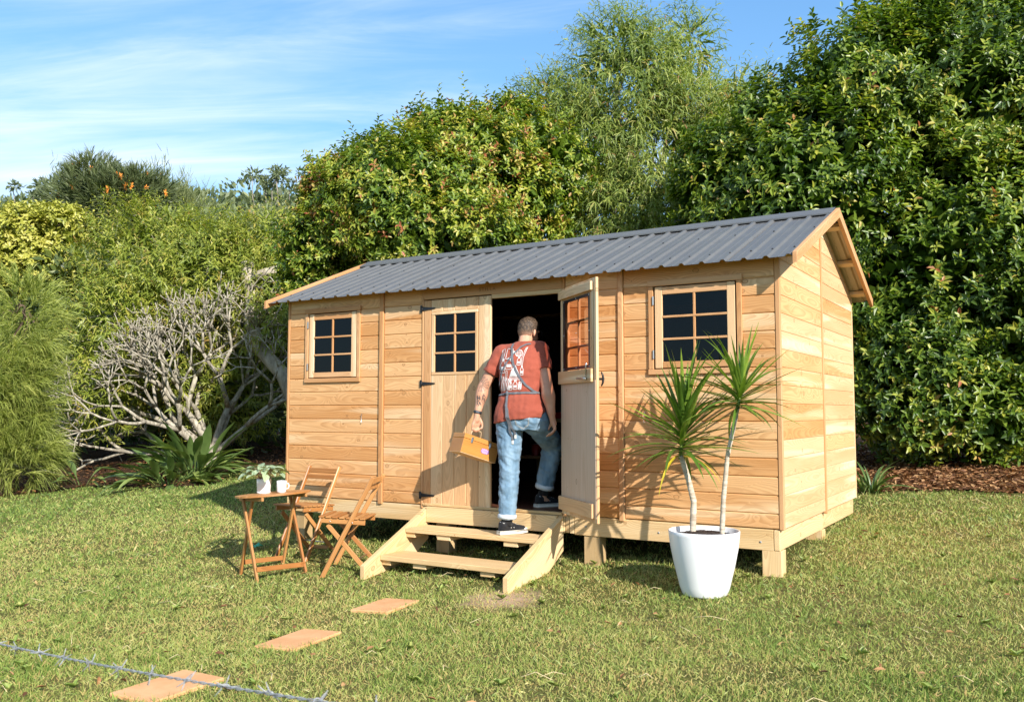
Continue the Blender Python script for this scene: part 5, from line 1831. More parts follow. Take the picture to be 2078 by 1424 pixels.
# ------------------------------------------------------------------ barbed wire strand in front of the lawn
wa, wb = Vector((3.852, -4.93, 0.129)), Vector((5.481, -5.187, 0.282))
wd_ = wb - wa
w0, w1 = wa - wd_ * 1.15, wa + wd_ * 1.62
bw_f = thing('barbed_wire_fence', (w0.x, w0.y, gz(w0.x, w0.y)), 'slack strand of galvanised barbed wire crossing before the lawn', 'fence')


def wpt(t_):
    p = w0.lerp(w1, t_)
    p.z -= 0.05 * math.sin(math.pi * t_) - 0.035
    return p


wl_ = (w1 - w0).length
ws = (w1 - w0).normalized().cross(Vector((0, 0, 1))).normalized()
wu = ws.cross((w1 - w0).normalized())
for ph in (0.0, math.pi):
    pts = []
    n_ = 420
    for i in range(n_ + 1):
        t_ = i / n_
        a = ph + t_ * wl_ / 0.075 * 2 * math.pi
        pts.append(wpt(t_) + ws * 0.0022 * math.cos(a) + wu * 0.0022 * math.sin(a))
    tube('strand', pts, 0.0016, GALV, bw_f, 6)
nb = int(wl_ / 0.165)
gb_ = random.Random(3)
for i in range(1, nb):
    t_ = i / nb
    c = wpt(t_)
    ax_ = (w1 - w0).normalized()
    ge = Geo()
    for q in range(2):
        a0 = gb_.uniform(0, 6.28)
        sp = []
        o_ = ax_ * (0.006 * (q - 0.5) * 2)
        d0 = ws * math.cos(a0) + wu * math.sin(a0)
        d1 = ws * math.cos(a0 + 2.6) + wu * math.sin(a0 + 2.6)
        sp.append(c + o_ + d0 * 0.026 - ax_ * 0.006)
        sp.append(c + o_ + d0 * 0.006)
        for k in range(1, 8):
            an = a0 + k * 2.6 / 8 + 0.8
            sp.append(c + o_ + ax_ * (k * 0.0012) + (ws * math.cos(an) + wu * math.sin(an)) * 0.0055)
        sp.append(c + o_ + ax_ * 0.010 + d1 * 0.008)
        sp.append(c + o_ + ax_ * 0.016 + d1 * 0.026)
        ge.tube(sp, [0.0009] + [0.0017] * (len(sp) - 2) + [0.0009], 5)
    ge.build('barb', GALV, bw_f)
for p in (w0, w1):
    box_between('post', (p.x - 0.045, p.y - 0.045 - 0.055, gz(p.x, p.y) - 0.2), (p.x + 0.045, p.y + 0.045 - 0.055, p.z + 0.10), POST, bw_f, 2, 0.006)

# ------------------------------------------------------------------ inside the shed
bench = thing('workbench', (2.6, 2.3, 0.015), 'dark timber workbench in the gloom beyond the doorway', 'workbench')
box_between('bench_top', (1.5, 1.95, 0.74), (3.7, 2.65, 0.78), POST, bench, 0)
box_between('shelf', (1.55, 2.0, 0.33), (3.65, 2.6, 0.355), CEDAR_TRIM, bench, 0)
for x in (1.55, 3.6):
    for y in (2.0, 2.58):
        box_between('leg', (x - 0.03, y - 0.03, 0.016), (x + 0.03, y + 0.03, 0.739), POST, bench, 2)
REDP = plain('red_enamel', (0.45, 0.03, 0.02), 0.35)


def open_tray(name, lo, hi, mat, label, cat):
    rt = thing(name, ((lo[0] + hi[0]) / 2, (lo[1] + hi[1]) / 2, lo[2]), label, cat)
    t = 0.008
    box_between('bottom', lo, (hi[0], hi[1], lo[2] + t), mat, rt, 0, 0.001)
    box_between('side', (lo[0], lo[1], lo[2] + t), (hi[0], lo[1] + t, hi[2]), mat, rt, 0, 0.001)
    box_between('side', (lo[0], hi[1] - t, lo[2] + t), (hi[0], hi[1], hi[2]), mat, rt, 0, 0.001)
    box_between('side', (lo[0], lo[1] + t, lo[2] + t), (lo[0] + t, hi[1] - t, hi[2]), mat, rt, 1, 0.001)
    box_between('side', (hi[0] - t, lo[1] + t, lo[2] + t), (hi[0], hi[1] - t, hi[2]), mat, rt, 1, 0.001)
    return rt


open_tray('tool_tray', (1.85, 2.0, 0.781), (2.25, 2.25, 0.85), REDP, 'red metal tray lying on the dim workbench', 'tray')
for x, lab in ((1.72, 'taller red paint tin on the dim bench shelf'), (1.95, 'shorter red paint tin on the dim bench shelf')):
    rt = thing('paint_tin', (x, 2.2, 0.356), lab, 'tin')
    h_ = 0.13 if x < 1.8 else 0.10
    lathe('can', [(0.055, 0), (0.057, 0.003), (0.055, 0.006), (0.055, h_ - 0.006), (0.057, h_ - 0.002), (0.05, h_)], REDP, rt, (x, 2.2, 0.356), 24)
    lathe('lid', [(0.049, h_ - 0.006), (0.049, h_ + 0.003), (0, h_ + 0.002)], STEEL, rt, (x, 2.2, 0.356), 24)
ptube = thing('pipe', (2.35, 1.3, 0.3), 'grey plastic pipe leaning inside the doorway', 'pipe')
Geo().tube([(2.30, 1.55, 0.016), (2.44, 1.2, 0.56)], 0.02, 12).build('tube_wall', plain('grey_plastic', (0.35, 0.35, 0.36), 0.4), ptube)
Geo().tube([(2.43, 1.225, 0.52), (2.45, 1.175, 0.60)], 0.025, 12).build('socket', plain('grey_plastic', (0.30, 0.30, 0.31), 0.4), ptube)

# green scrap on the lawn
sc = bmesh.new()
bmesh.ops.create_grid(sc, x_segments=6, y_segments=6, size=0.045)
gq = random.Random(2)
for v in sc.verts:
    v.co.z = 0.02 + 0.02 * math.sin(v.co.x * 70) * math.cos(v.co.y * 60) + gq.uniform(0, 0.012)
tag(bm_finish('plastic_scrap', sc, plain('green_plastic', (0.02, 0.30, 0.17), 0.3), None, Matrix.Translation((-0.03, -0.34, gz(-0.03, -0.34) + 0.02))), 'crumpled scrap of green plastic on the shaded lawn', 'scrap')
# ------------------------------------------------------------------ the person stepping inside
def sphere_geo(c, rad, Rm=None, seg=14, rings=9):
    v, f = [], []
    c = Vector(c)
    Rm = Rm or Matrix.Identity(3)
    for i in range(rings + 1):
        th = math.pi * i / rings
        for k in range(seg):
            ph = 2 * math.pi * k / seg
            p = Vector((rad[0] * math.sin(th) * math.cos(ph), rad[1] * math.sin(th) * math.sin(ph), rad[2] * math.cos(th)))
            v.append(tuple(c + Rm @ p))
    for i in range(rings):
        for k in range(seg):
            k2 = (k + 1) % seg
            f.append((i * seg + k, (i + 1) * seg + k, (i + 1) * seg + k2, i * seg + k2))
    return v, f


class Blob:
    """closed pieces fused into ONE continuous skin"""
    def __init__(s):
        s.g = Geo()

    def ell(s, c, rad, Rm=None):
        s.g.add(sphere_geo(c, rad, Rm))
        return s

    def cap(s, *pr):
        """tapered limb through (point, radius) pairs"""
        pts, rad = [], []
        for i in range(len(pr) - 1):
            (a, ra), (b, rb) = pr[i], pr[i + 1]
            a, b = Vector(a), Vector(b)
            for k in range(6):
                f = k / 6
                pts.append(a.lerp(b, f))
                f2 = f * f * (3 - 2 * f)
                rad.append(ra * (1 - f2) + rb * f2)
        pts.append(Vector(pr[-1][0]))
        rad.append(pr[-1][1])
        s.g.tube(pts, rad, 14)
        for p, r in pr:
            s.g.add(sphere_geo(p, (r * 0.985,) * 3))
        return s

    def loft(s, rings, r_ax, f_ax, n=28):
        """rings of (centre, half width, half depth, squareness)"""
        v, f = [], []
        for c, a, b in rings:
            for k in range(n):
                t = 2 * math.pi * k / n
                ct, st = math.cos(t), math.sin(t)
                e = 0.82
                x = math.copysign(abs(ct) ** e, ct) * a
                y = math.copysign(abs(st) ** e, st) * b
                v.append(tuple(Vector(c) + r_ax * x + f_ax * y))
        for i in range(len(rings) - 1):
            for k in range(n):
                k2 = (k + 1) % n
                f.append((i * n + k, i * n + k2, (i + 1) * n + k2, (i + 1) * n + k))
        f.append(tuple(range(n))[::-1])
        f.append(tuple((len(rings) - 1) * n + k for k in range(n)))
        s.g.add((v, f))
        return s

    def fuse(s, name, mat, parent, voxel=0.008, smooth=5, wrinkle=None):
        me = bpy.data.meshes.new(name + '_src')
        me.from_pydata(s.g.v, [], s.g.f)
        bm = bmesh.new()
        bm.from_mesh(me)
        bmesh.ops.recalc_face_normals(bm, faces=bm.faces[:])
        bm.to_mesh(me)
        bm.free()
        o = bpy.data.objects.new('tmp_fuse', me)
        col.objects.link(o)
        m1 = o.modifiers.new('r', 'REMESH')
        m1.mode = 'VOXEL'
        m1.voxel_size = voxel
        if smooth:
            m2 = o.modifiers.new('s', 'SMOOTH')
            m2.factor = 0.5
            m2.iterations = smooth
        dg = bpy.context.evaluated_depsgraph_get()
        me2 = bpy.data.meshes.new_from_object(o.evaluated_get(dg))
        bpy.data.objects.remove(o)
        bpy.data.meshes.remove(me)
        if wrinkle:
            me2.calc_loop_triangles()
            nor = [v.normal.copy() for v in me2.vertices]
            for v, nn in zip(me2.vertices, nor):
                v.co = v.co + nn * wrinkle(v.co)
        me2.name = name
        org = Vector((2.9, -0.13, -0.17))
        for v in me2.vertices:
            v.co -= org
        return finish(name, me2, mat, parent, Matrix.Translation(org), True)


def bvh_of(o):
    M = WM[o.name]
    vs = [M @ v.co for v in o.data.vertices]
    return BVHTree.FromPolygons(vs, [tuple(p.vertices) for p in o.data.polygons])


br, bf = Vector((0.98, 0.20, 0)).normalized(), Vector((-0.20, 0.98, 0)).normalized()
J = {k: Vector(v) for k, v in dict(
    Lhip=(2.825, -0.165, 0.80), Rhip=(3.015, -0.10, 0.82), Lknee=(2.842, -0.195, 0.37), Lank=(2.832, -0.215, -0.06),
    Rknee=(3.022, 0.245, 0.565), Rank=(2.922, 0.245, 0.14), neck=(2.90, -0.035, 1.44), head=(2.888, 0.045, 1.565),
    Lsh=(2.703, -0.10, 1.362), Rsh=(3.045, -0.02, 1.39), Lelb=(2.556, -0.165, 1.07), Lwr=(2.525, -0.212, 0.835),
    Relb=(3.145, -0.08, 1.06), Rwr=(3.188, -0.068, 0.80)).items()}


def skin_mat():
    m, t = new_mat('skin')
    P = t.n('TexCoord').outputs['Object']
    n1 = t.noise(P, 9.0, 3.0, 0.5)
    c = t.mix(t.smooth(n1, 0.35, 0.65), (0.60, 0.335, 0.215), (0.53, 0.27, 0.165))
    d = t.n('BsdfPrincipled', {'Base Color': c, 'Roughness': 0.48, 'Specular IOR Level': 0.35, 'Subsurface Weight': 0.08, 'Subsurface Scale': 0.01,
                               'Normal': t.n('Bump', {'Height': t.noise(P, 160, 3, 0.6), 'Strength': 0.15, 'Distance': 0.002}).outputs[0]})
    out(t, d.outputs[0])
    return m


SKIN = skin_mat()


def cloth(name, a, b, scale=5.0, rough=0.85, weave=900.0, streak=None):
    m, t = new_mat(name)
    P = t.n('TexCoord').outputs['Object']
    n1 = t.noise(P if streak is None else t.vmath('MULTIPLY', P, streak), scale, 4.0, 0.6)
    n2 = t.noise(P, weave, 2.0, 0.5)
    c = t.mix(t.smooth(n1, 0.30, 0.70), a, b)
    c = t.mix(1.0, c, t.ramp(n2, [(0.3, (0.85, 0.85, 0.85)), (0.7, (1.12, 1.12, 1.12))]), 'MULTIPLY')
    bmp = t.n('Bump', {'Height': t.math('ADD', t.math('MULTIPLY', n2, 0.3), t.noise(t.vmath('MULTIPLY', P, (1, 1, 2.2)), 22.0, 3.0, 0.6)), 'Strength': 0.35, 'Distance': 0.006}).outputs[0]
    out(t, t.n('BsdfPrincipled', {'Base Color': c, 'Roughness': rough, 'Specular IOR Level': 0.15, 'Sheen Weight': 0.08, 'Normal': bmp}).outputs[0])
    return m


TEE = cloth('rust_cotton', (0.29, 0.070, 0.043), (0.345, 0.086, 0.053), 4.0)
DENIM = cloth('washed_denim', (0.105, 0.19, 0.275), (0.235, 0.345, 0.44), 4.5, streak=(2.2, 2.2, 0.7), weave=500)
DENIM_IN = cloth('denim_inside', (0.52, 0.58, 0.62), (0.60, 0.65, 0.68), 8.0)
STRAPM = cloth('grey_canvas', (0.115, 0.12, 0.135), (0.15, 0.155, 0.17), 10.0)
SOCKM = cloth('black_knit', (0.012, 0.012, 0.013), (0.022, 0.021, 0.022), 30.0)
CANVAS = cloth('black_canvas', (0.014, 0.014, 0.016), (0.024, 0.024, 0.026), 20.0)
RUBBER = plain('cream_rubber', (0.72, 0.68, 0.58), 0.5, var=0.06, vscale=30)
WHITE_INK = plain('white_print', (0.72, 0.70, 0.66), 0.8)

# ---- body: one skin from crown to soles
hf = Vector((0.22, 0.97, -0.12)).normalized()
hr = hf.cross(Vector((0, 0, 1))).normalized()
hu = hr.cross(hf)
HR = Matrix((hr, hf, hu)).transposed()
H = J['head']


def hp(a, b, c):
    return H + hr * a + hf * b + hu * c


B = Blob()
B.ell(H, (0.076, 0.096, 0.090), HR)
B.ell(hp(0, 0.035, -0.045), (0.062, 0.072, 0.082), HR)
B.ell(hp(0, 0.070, -0.095), (0.040, 0.035, 0.035), HR)
B.cap((hp(0, 0.098, -0.010), 0.010), (hp(0, 0.122, -0.048), 0.014))
B.ell(hp(0, 0.105, -0.082), (0.022, 0.010, 0.010), HR)
for s in (-1, 1):
    B.ell(hp(0.083 * s, -0.004, -0.028), (0.013, 0.022, 0.034), HR @ Matrix.Rotation(0.5 * s, 3, 'Z'))
    B.ell(hp(0.030 * s, 0.094, 0.004), (0.020, 0.012, 0.010), HR)
B.cap((J['neck'] - Vector((0, 0, 0.05)), 0.068), (hp(0, -0.02, -0.06), 0.062))
# trunk and legs inside the clothes
B.loft([((2.91, -0.13, 0.80), 0.16, 0.10), ((2.91, -0.13, 0.95), 0.15, 0.09), ((2.90, -0.10, 1.2), 0.165, 0.095), ((2.895, -0.07, 1.36), 0.14, 0.08), (tuple(J['neck']), 0.06, 0.055)], br, bf)
B.cap((J['Lsh'], 0.058), (J['Lsh'].lerp(J['Lelb'], 0.55), 0.052), (J['Lelb'], 0.052), (J['Lelb'].lerp(J['Lwr'], 0.25), 0.057), (J['Lelb'].lerp(J['Lwr'], 0.75), 0.036), (J['Lwr'], 0.028))
B.cap((J['Rsh'], 0.058), (J['Rsh'].lerp(J['Relb'], 0.55), 0.053), (J['Relb'], 0.053), (J['Relb'].lerp(J['Rwr'], 0.25), 0.059), (J['Relb'].lerp(J['Rwr'], 0.75), 0.038), (J['Rwr'], 0.027))
B.cap((J['neck'] - Vector((0, 0, 0.03)), 0.05), (J['Lsh'], 0.05))
B.cap((J['neck'] - Vector((0, 0, 0.03)), 0.05), (J['Rsh'], 0.05))
B.cap((J['Lhip'], 0.085), (J['Lknee'], 0.058), (J['Lank'], 0.036), (J['Lank'] + Vector((0.0, 0, -0.045)), 0.026), (Vector((2.885, -0.10, -0.142)), 0.014))
B.cap((J['Rhip'], 0.085), (J['Rknee'], 0.058), (J['Rank'], 0.036), (J['Rank'] + Vector((0.0, 0.0, -0.05)), 0.026), (Vector((2.975, 0.35, 0.052)), 0.014))
# the hand that carries the box: fingers wrap the handle from behind
ax_a = Vector((0.39, 0.92, 0)).normalized()
ax_n = Vector((0.92, -0.39, 0)).normalized()
kn = Vector((2.512, -0.214, 0.742))
B.cap((J['Lwr'], 0.027), (J['Lwr'].lerp(kn, 0.55), 0.027))
for k, o_ in enumerate((-0.030, -0.010, 0.010, 0.029)):
    c = kn + ax_a * o_
    B.cap((J['Lwr'].lerp(c, 0.45), 0.015), (c, 0.013))
    L_ = (0.9, 1.05, 1.0, 0.8)[k]
    p1 = c + Vector((0, 0, -0.042 * L_)) - ax_n * 0.010
    p2 = p1 + Vector((0, 0, -0.012)) + ax_n * 0.024 * L_
    p3 = p2 + Vector((0, 0, 0.016)) + ax_n * 0.012
    B.cap((c, 0.0112), (p1, 0.0095), (p2, 0.0088), (p3, 0.0078))
tb = J['Lwr'].lerp(kn, 0.35) + ax_a * 0.024
B.cap((tb, 0.015), (tb + ax_a * 0.018 + Vector((0, 0, -0.035)) + ax_n * 0.012, 0.0125), (tb + ax_a * 0.022 + Vector((0, 0, -0.068)) + ax_n * 0.020, 0.0098), (tb + ax_a * 0.010 + Vector((0, 0, -0.090)) + ax_n * 0.026, 0.0085))
# the relaxed hand by the thigh
rk = Vector((3.200, -0.045, 0.715))
il = Vector((-0.8516, -0.524, 0))
fo = Vector((-0.523, 0.85, 0))
B.cap((J['Rwr'], 0.026), (J['Rwr'].lerp(rk, 0.5), 0.028))
for k, o_ in enumerate((-0.032, -0.011, 0.010, 0.030)):
    c = rk + fo * o_ + Vector((0, 0, -0.004 * k))
    B.cap((J['Rwr'].lerp(c, 0.4), 0.016), (c, 0.0130))
    L_ = (0.85, 1.0, 1.05, 0.92)[k]
    p1 = c + Vector((0, 0, -0.030 * L_)) + il * 0.022 * L_
    p2 = p1 + Vector((0, 0, -0.018 * L_)) + il * 0.024 * L_
    p3 = p2 + Vector((0, 0, -0.006)) + il * 0.020 * L_
    B.cap((c, 0.0112), (p1, 0.0098), (p2, 0.0088), (p3, 0.0076))
t0 = J['Rwr'].lerp(rk, 0.3) + fo * 0.022 + il * 0.006
B.cap((t0, 0.015), (t0 + fo * 0.02 + il * 0.016 + Vector((0, 0, -0.035)), 0.012), (t0 + fo * 0.022 + il * 0.03 + Vector((0, 0, -0.066)), 0.009))
person = B.fuse('person', SKIN, None, 0.0062, 2)
tag(person, 'person in rust T-shirt, apron straps and jeans stepping inside with wooden box', 'person')

# ---- T-shirt


def tee_wr(p):
    q = p * 1.0
    a = mnoise.noise(Vector((q.x * 9, q.y * 9, q.z * 16)))
    b = mnoise.noise(Vector((q.x * 22 + q.z * 14, q.y * 22, q.z * 20 - q.x * 16)))
    low = 1.0 if p.z < 1.15 else 0.5
    tie = math.exp(-((p.z - 1.012) / 0.03) ** 2)
    return 0.009 * a * low + 0.0055 * b - 0.010 * tie


S = Blob()
S.loft([((2.905, -0.145, 0.775), 0.218, 0.165), ((2.912, -0.14, 0.84), 0.222, 0.165), ((2.914, -0.135, 0.93), 0.196, 0.146), ((2.912, -0.125, 1.01), 0.178, 0.132), ((2.908, -0.115, 1.10), 0.182, 0.132), ((2.90, -0.10, 1.22), 0.194, 0.136),
        ((2.893, -0.080, 1.32), 0.186, 0.128), ((2.892, -0.062, 1.395), 0.165, 0.108), ((2.898, -0.045, 1.44), 0.105, 0.085), ((2.90, -0.034, 1.462), 0.074, 0.072)], br, bf)
sl = J['Lsh'].lerp(J['Lelb'], 0.60)
sr = J['Rsh'].lerp(J['Relb'], 0.55)
S.cap((J['neck'] - Vector((0, 0.02, 0.045)), 0.062), (J['Lsh'], 0.076))
S.cap((J['neck'] - Vector((0, 0.02, 0.045)), 0.062), (J['Rsh'], 0.076))
S.g.tube([J['Lsh'], J['Lsh'].lerp(sl, 0.5), sl], [0.075, 0.073, 0.072], 18)
S.g.tube([J['Rsh'], J['Rsh'].lerp(sr, 0.5), sr], [0.075, 0.074, 0.073], 18)
tee = S.fuse('t_shirt', TEE, person, 0.0075, 3, tee_wr)
for v in tee.data.vertices:
    wz = v.co.z - 0.17
    if wz < 0.95:
        f_ = min(1.0, (0.95 - wz) / 0.15)
        v.co.z += f_ * 0.13 * (v.co.x + 0.03)      # the hem rides up over the raised leg

# ---- jeans


def jean_wr(p):
    a = mnoise.noise(Vector((p.x * 11, p.y * 11, p.z * 19 + p.x * 10)))
    b = mnoise.noise(Vector((p.x * 16, p.y * 16, p.z * 42 + p.x * 22)))
    kf = math.exp(-((p.z - 0.42) / 0.18) ** 2) + math.exp(-((p.z - 0.72) / 0.08) ** 2)
    c = mnoise.noise(Vector((p.x * 30 + p.z * 26, p.y * 20, p.z * 30 - p.x * 34)))
    return 0.007 * a + 0.005 * b * min(1.0, kf + 0.25) + 0.0045 * c


D_ = Blob()
D_.loft([((2.92, -0.135, 0.70), 0.165, 0.125), ((2.92, -0.14, 0.79), 0.188, 0.145), ((2.92, -0.135, 0.88), 0.180, 0.130), ((2.915, -0.13, 0.97), 0.162, 0.112)], br, bf)
D_.ell((2.845, -0.205, 0.795), (0.105, 0.10, 0.115)).ell((3.005, -0.165, 0.81), (0.112, 0.105, 0.12))
D_.cap((J['Lhip'] + Vector((0, 0, -0.03)), 0.122), (J['Lhip'].lerp(J['Lknee'], 0.5), 0.104), (J['Lknee'], 0.085), (J['Lknee'].lerp(J['Lank'], 0.45), 0.083))
D_.g.tube([J['Lknee'], J['Lknee'].lerp(J['Lank'], 0.45), J['Lknee'].lerp(J['Lank'], 0.95)], [0.085, 0.081, 0.072], 18)
D_.cap((J['Rhip'] + Vector((0, 0.02, -0.02)), 0.128), (J['Rhip'].lerp(J['Rknee'], 0.5), 0.110), (J['Rknee'], 0.093))
D_.g.tube([J['Rknee'], J['Rknee'].lerp(J['Rank'], 0.4), J['Rknee'].lerp(J['Rank'], 0.90)], [0.092, 0.086, 0.076], 18)
jeans = D_.fuse('jeans', DENIM, person, 0.0075, 4, jean_wr)
for a, b, r_ in ((J['Lknee'], J['Lank'], 0.079), (J['Rknee'], J['Rank'], 0.083)):
    d = (b - a).normalized()
    e0 = a + (b - a) * (0.955 if a is J['Lknee'] else 0.905)
    pts = [e0 - d * 0.042, e0 - d * 0.036, e0 - d * 0.02, e0 - d * 0.004, e0 + d * 0.002, e0 - d * 0.01]
    tube('rolled_cuff', pts, [r_ - 0.006, r_, r_ + 0.002, r_, r_ - 0.006, r_ - 0.014], DENIM_IN, jeans, 24)
    tube('sock', [e0 - d * 0.02, e0 + d * 0.02, e0 + d * 0.055], [0.050, 0.046, 0.045], SOCKM, person, 16)

# ---- shoes


def shoe(heel, toe, label=None):
    heel, toe = Vector(heel), Vector(toe)
    fx = (toe - heel)
    L_ = fx.length
    root = part_empty('shoe', person, heel)
    M = frame(heel, fx, Vector((0, 0, 1)).cross(fx))
    prof = [(0.0, 0.026), (0.03, 0.034), (0.10, 0.034), (0.17, 0.040), (0.215, 0.045), (0.25, 0.041), (0.275, 0.030), (0.287, 0.012)]
    k_ = L_ / 0.287
    ol = [(x * k_, w_) for x, w_ in prof] + [(x * k_, -w_) for x, w_ in prof[::-1]]

    def slab(name, z0, z1, grow, mat):
        v, f = [], []
        n = len(ol)
        for z in (z0, z1):
            for x, y in ol:
                v.append((x + (grow if x > 0.1 else -grow), y + math.copysign(grow, y), z + 0.012 * max(0, (x / L_ - 0.75)) * 4 * 0.3))
        f = [tuple(range(n))[::-1], tuple(range(n, 2 * n))] + [(i, (i + 1) % n, n + (i + 1) % n, n + i) for i in range(n)]
        return mesh_obj(name, v, f, mat, root, M)
    slab('outsole', 0.0, 0.006, 0.002, plain('dark_rubber', (0.30, 0.20, 0.12), 0.7))
    slab('midsole', 0.006, 0.034, 0.0025, RUBBER)
    slab('foxing_stripe', 0.027, 0.0295, 0.0033, BLACK_PLASTIC)
    up = Blob()
    I = lambda x, y, z: M @ Vector((x * k_, y, z))
    up.cap((I(0.035, 0, 0.052), 0.033), (I(0.12, 0, 0.050), 0.034), (I(0.20, 0, 0.040), 0.036), (I(0.245, 0, 0.036), 0.030))
    up.cap((I(0.035, 0, 0.05), 0.036), (I(0.050, 0, 0.080), 0.046))
    up.cap((I(0.08, 0, 0.085), 0.032), (I(0.16, 0, 0.056), 0.030))
    u = up.fuse('upper', CANVAS, root, 0.006, 3)
    tc = sphere_geo((0.258 * k_, 0, 0.032), (0.030, 0.040, 0.020), None, 14, 8)
    mesh_obj('toe_cap', tc[0], tc[1], RUBBER, root, M, True)
    lg = Geo()
    for q in range(5):
        x = 0.095 + q * 0.024
        z = 0.100 - q * 0.0085
        lg.tube([Vector((x * k_, -0.026, z - 0.012)), Vector((x * k_ + 0.004, 0, z + 0.012)), Vector((x * k_, 0.026, z - 0.012))], 0.0028, 5)
    mesh_obj('laces', lg.v, lg.f, WHITE_INK, root, M, True)
    sg2 = Geo()
    sg2.tube([Vector((0.012 * k_, 0.0, 0.108)), Vector((0.03 * k_, -0.037, 0.100)), Vector((0.07 * k_, -0.036, 0.088)), Vector((0.10 * k_, -0.034, 0.078))], 0.0018, 5)
    mesh_obj('edge_stitch', sg2.v, sg2.f, WHITE_INK, root, M, True)
    for q in (0.105, 0.135):
        v_, f_ = sphere_geo((q * k_, -0.0345, 0.058), (0.005, 0.002, 0.005), None, 8, 5)
        mesh_obj('eyelet', v_, f_, STEEL, root, M, True)
    return root


shoe((2.795, -0.288, -0.170), (2.918, -0.035, -0.170))
shoe((2.872, 0.190, 0.016), (3.012, 0.425, 0.016))

# ---- hair: cropped sides, longer top
hv, hfc = [], []
seg, rings = 40, 26
keepv = {}
gh = np.random.default_rng(3)
for i in range(rings + 1):
    th = math.pi * i / rings * 0.80
    for k in range(seg):
        ph = 2 * math.pi * k / seg
        d = Vector((math.sin(th) * math.cos(ph), math.sin(th) * math.sin(ph), math.cos(th)))
        topf = max(0.0, d.z) ** 1.2
        gr = 0.005 + 0.018 * topf + (0.004 + 0.008 * topf) * gh.random()
        p = Vector((d.x * (0.076 + gr), d.y * (0.096 + gr), d.z * (0.090 + gr)))
        front = d.y
        lim = -0.082 if front < -0.2 else (-0.030 if front < 0.35 else 0.035)
        lim += 0.03 * max(0.0, front + 0.2) if front < 0.35 else 0
        keepv[(i, k)] = p.z > lim
        hv.append(tuple(p))
for i in range(rings):
    for k in range(seg):
        k2 = (k + 1) % seg
        if keepv[(i, k)] and keepv[(i, k2)] and keepv[(i + 1, k)] and keepv[(i + 1, k2)]:
            hfc.append((i * seg + k, (i + 1) * seg + k, (i + 1) * seg + k2, i * seg + k2))


def hair_mat():
    m, t = new_mat('cropped_hair')
    P = t.n('TexCoord').outputs['Object']
    x, y, z = t.xyz(P)
    n1 = t.noise(t.vmath('MULTIPLY', P, (1, 1, 0.5)), 120.0, 3.0, 0.65)
    c = t.ramp(n1, [(0.35, (0.014, 0.008, 0.005)), (0.52, (0.060, 0.035, 0.019)), (0.68, (0.20, 0.13, 0.075))])
    c = t.mix(t.smooth(z, 0.0, -0.075, 0.0, 0.80), c, (0.50, 0.28, 0.18))
    out(t, t.n('BsdfPrincipled', {'Base Color': c, 'Roughness': 0.6, 'Normal': t.n('Bump', {'Height': n1, 'Strength': 0.8, 'Distance': 0.006}).outputs[0]}).outputs[0])
    return m


mesh_obj('hair', hv, hfc, hair_mat(), person, Matrix.Translation(H) @ HR.to_4x4(), True)
# spectacles and a wrist band
gs2 = Geo()
for s in (-1, 1):
    gs2.tube([hp(0.083 * s, -0.005, 0.0), hp(0.081 * s, 0.03, 0.006), hp(0.070 * s, 0.098, 0.004)], 0.0028, 6)
    ring_ = [hp(0.036 * s + 0.026 * math.cos(a) , 0.112, -0.004 + 0.020 * math.sin(a)) for a in np.linspace(0, 2 * math.pi, 15)]
    gs2.tube(ring_, 0.0022, 5)
gs2.build('spectacles', BLACK_PLASTIC, person)
wp = J['Lelb'].lerp(J['Lwr'], 0.93)
wdv = (J['Lwr'] - J['Lelb']).normalized()
tube('wrist_band', [wp - wdv * 0.012, wp - wdv * 0.009, wp + wdv * 0.009, wp + wdv * 0.012], [0.032, 0.0365, 0.0365, 0.032], plain('dark_band', (0.03, 0.035, 0.04), 0.4), person, 20)
fc = (Vector(cam.location) - wp)
fc = (fc - wdv * fc.dot(wdv)).normalized()
beam('band_face', wp + fc * 0.034 - wdv.cross(fc) * 0.016, wp + fc * 0.034 + wdv.cross(fc) * 0.016, 0.008, 0.018, plain('watch_face', (0.10, 0.11, 0.12), 0.2), person, fc, 0.003)

# ---- things drawn on or lying against the back
BT, BJ, BB = bvh_of(tee), bvh_of(jeans), bvh_of(person)


def back_pt(s, z, off=0.004, trees=None):
    o_ = Vector((2.905, -0.11, z)) + br * s - bf * 0.8
    best = None
    for t_ in (trees or (BT,)):
        h, n, i, d = t_.ray_cast(o_, bf)
        if h is not None and (best is None or d < best[2]):
            best = (h, n, d)
    if best is None:
        return o_ + bf * 0.68, -bf
    n = best[1] if best[1].dot(bf) < 0 else -best[1]
    return best[0] + n * off, n


def ribbon(name, path, width, mat, parent, off=0.005, sub=6, thick=0.003, trees=None, pts=None):
    ps = pts
    if ps is None:
        dense = []
        for i in range(len(path) - 1):
            for k in range(sub):
                f = k / sub
                dense.append((path[i][0] * (1 - f) + path[i + 1][0] * f, path[i][1] * (1 - f) + path[i + 1][1] * f))
        dense.append(path[-1])
        ps = [back_pt(s, z, off, trees) for s, z in dense]
    v, f = [], []
    n = len(ps)
    for i, (p, nn) in enumerate(ps):
        t_ = (ps[min(i + 1, n - 1)][0] - ps[max(i - 1, 0)][0]).normalized()
        sd = t_.cross(nn).normalized() * (width / 2)
        v += [tuple(p - sd), tuple(p + sd), tuple(p + sd + nn * thick), tuple(p - sd + nn * thick)]
    for i in range(n - 1):
        a = i * 4
        for q in range(4):
            f.append((a + q, a + (q + 1) % 4, a + 4 + (q + 1) % 4, a + 4 + q))
    f += [(0, 1, 2, 3), ((n - 1) * 4 + 3, (n - 1) * 4 + 2, (n - 1) * 4 + 1, (n - 1) * 4)]
    return mesh_obj(name, v, f, mat, parent)


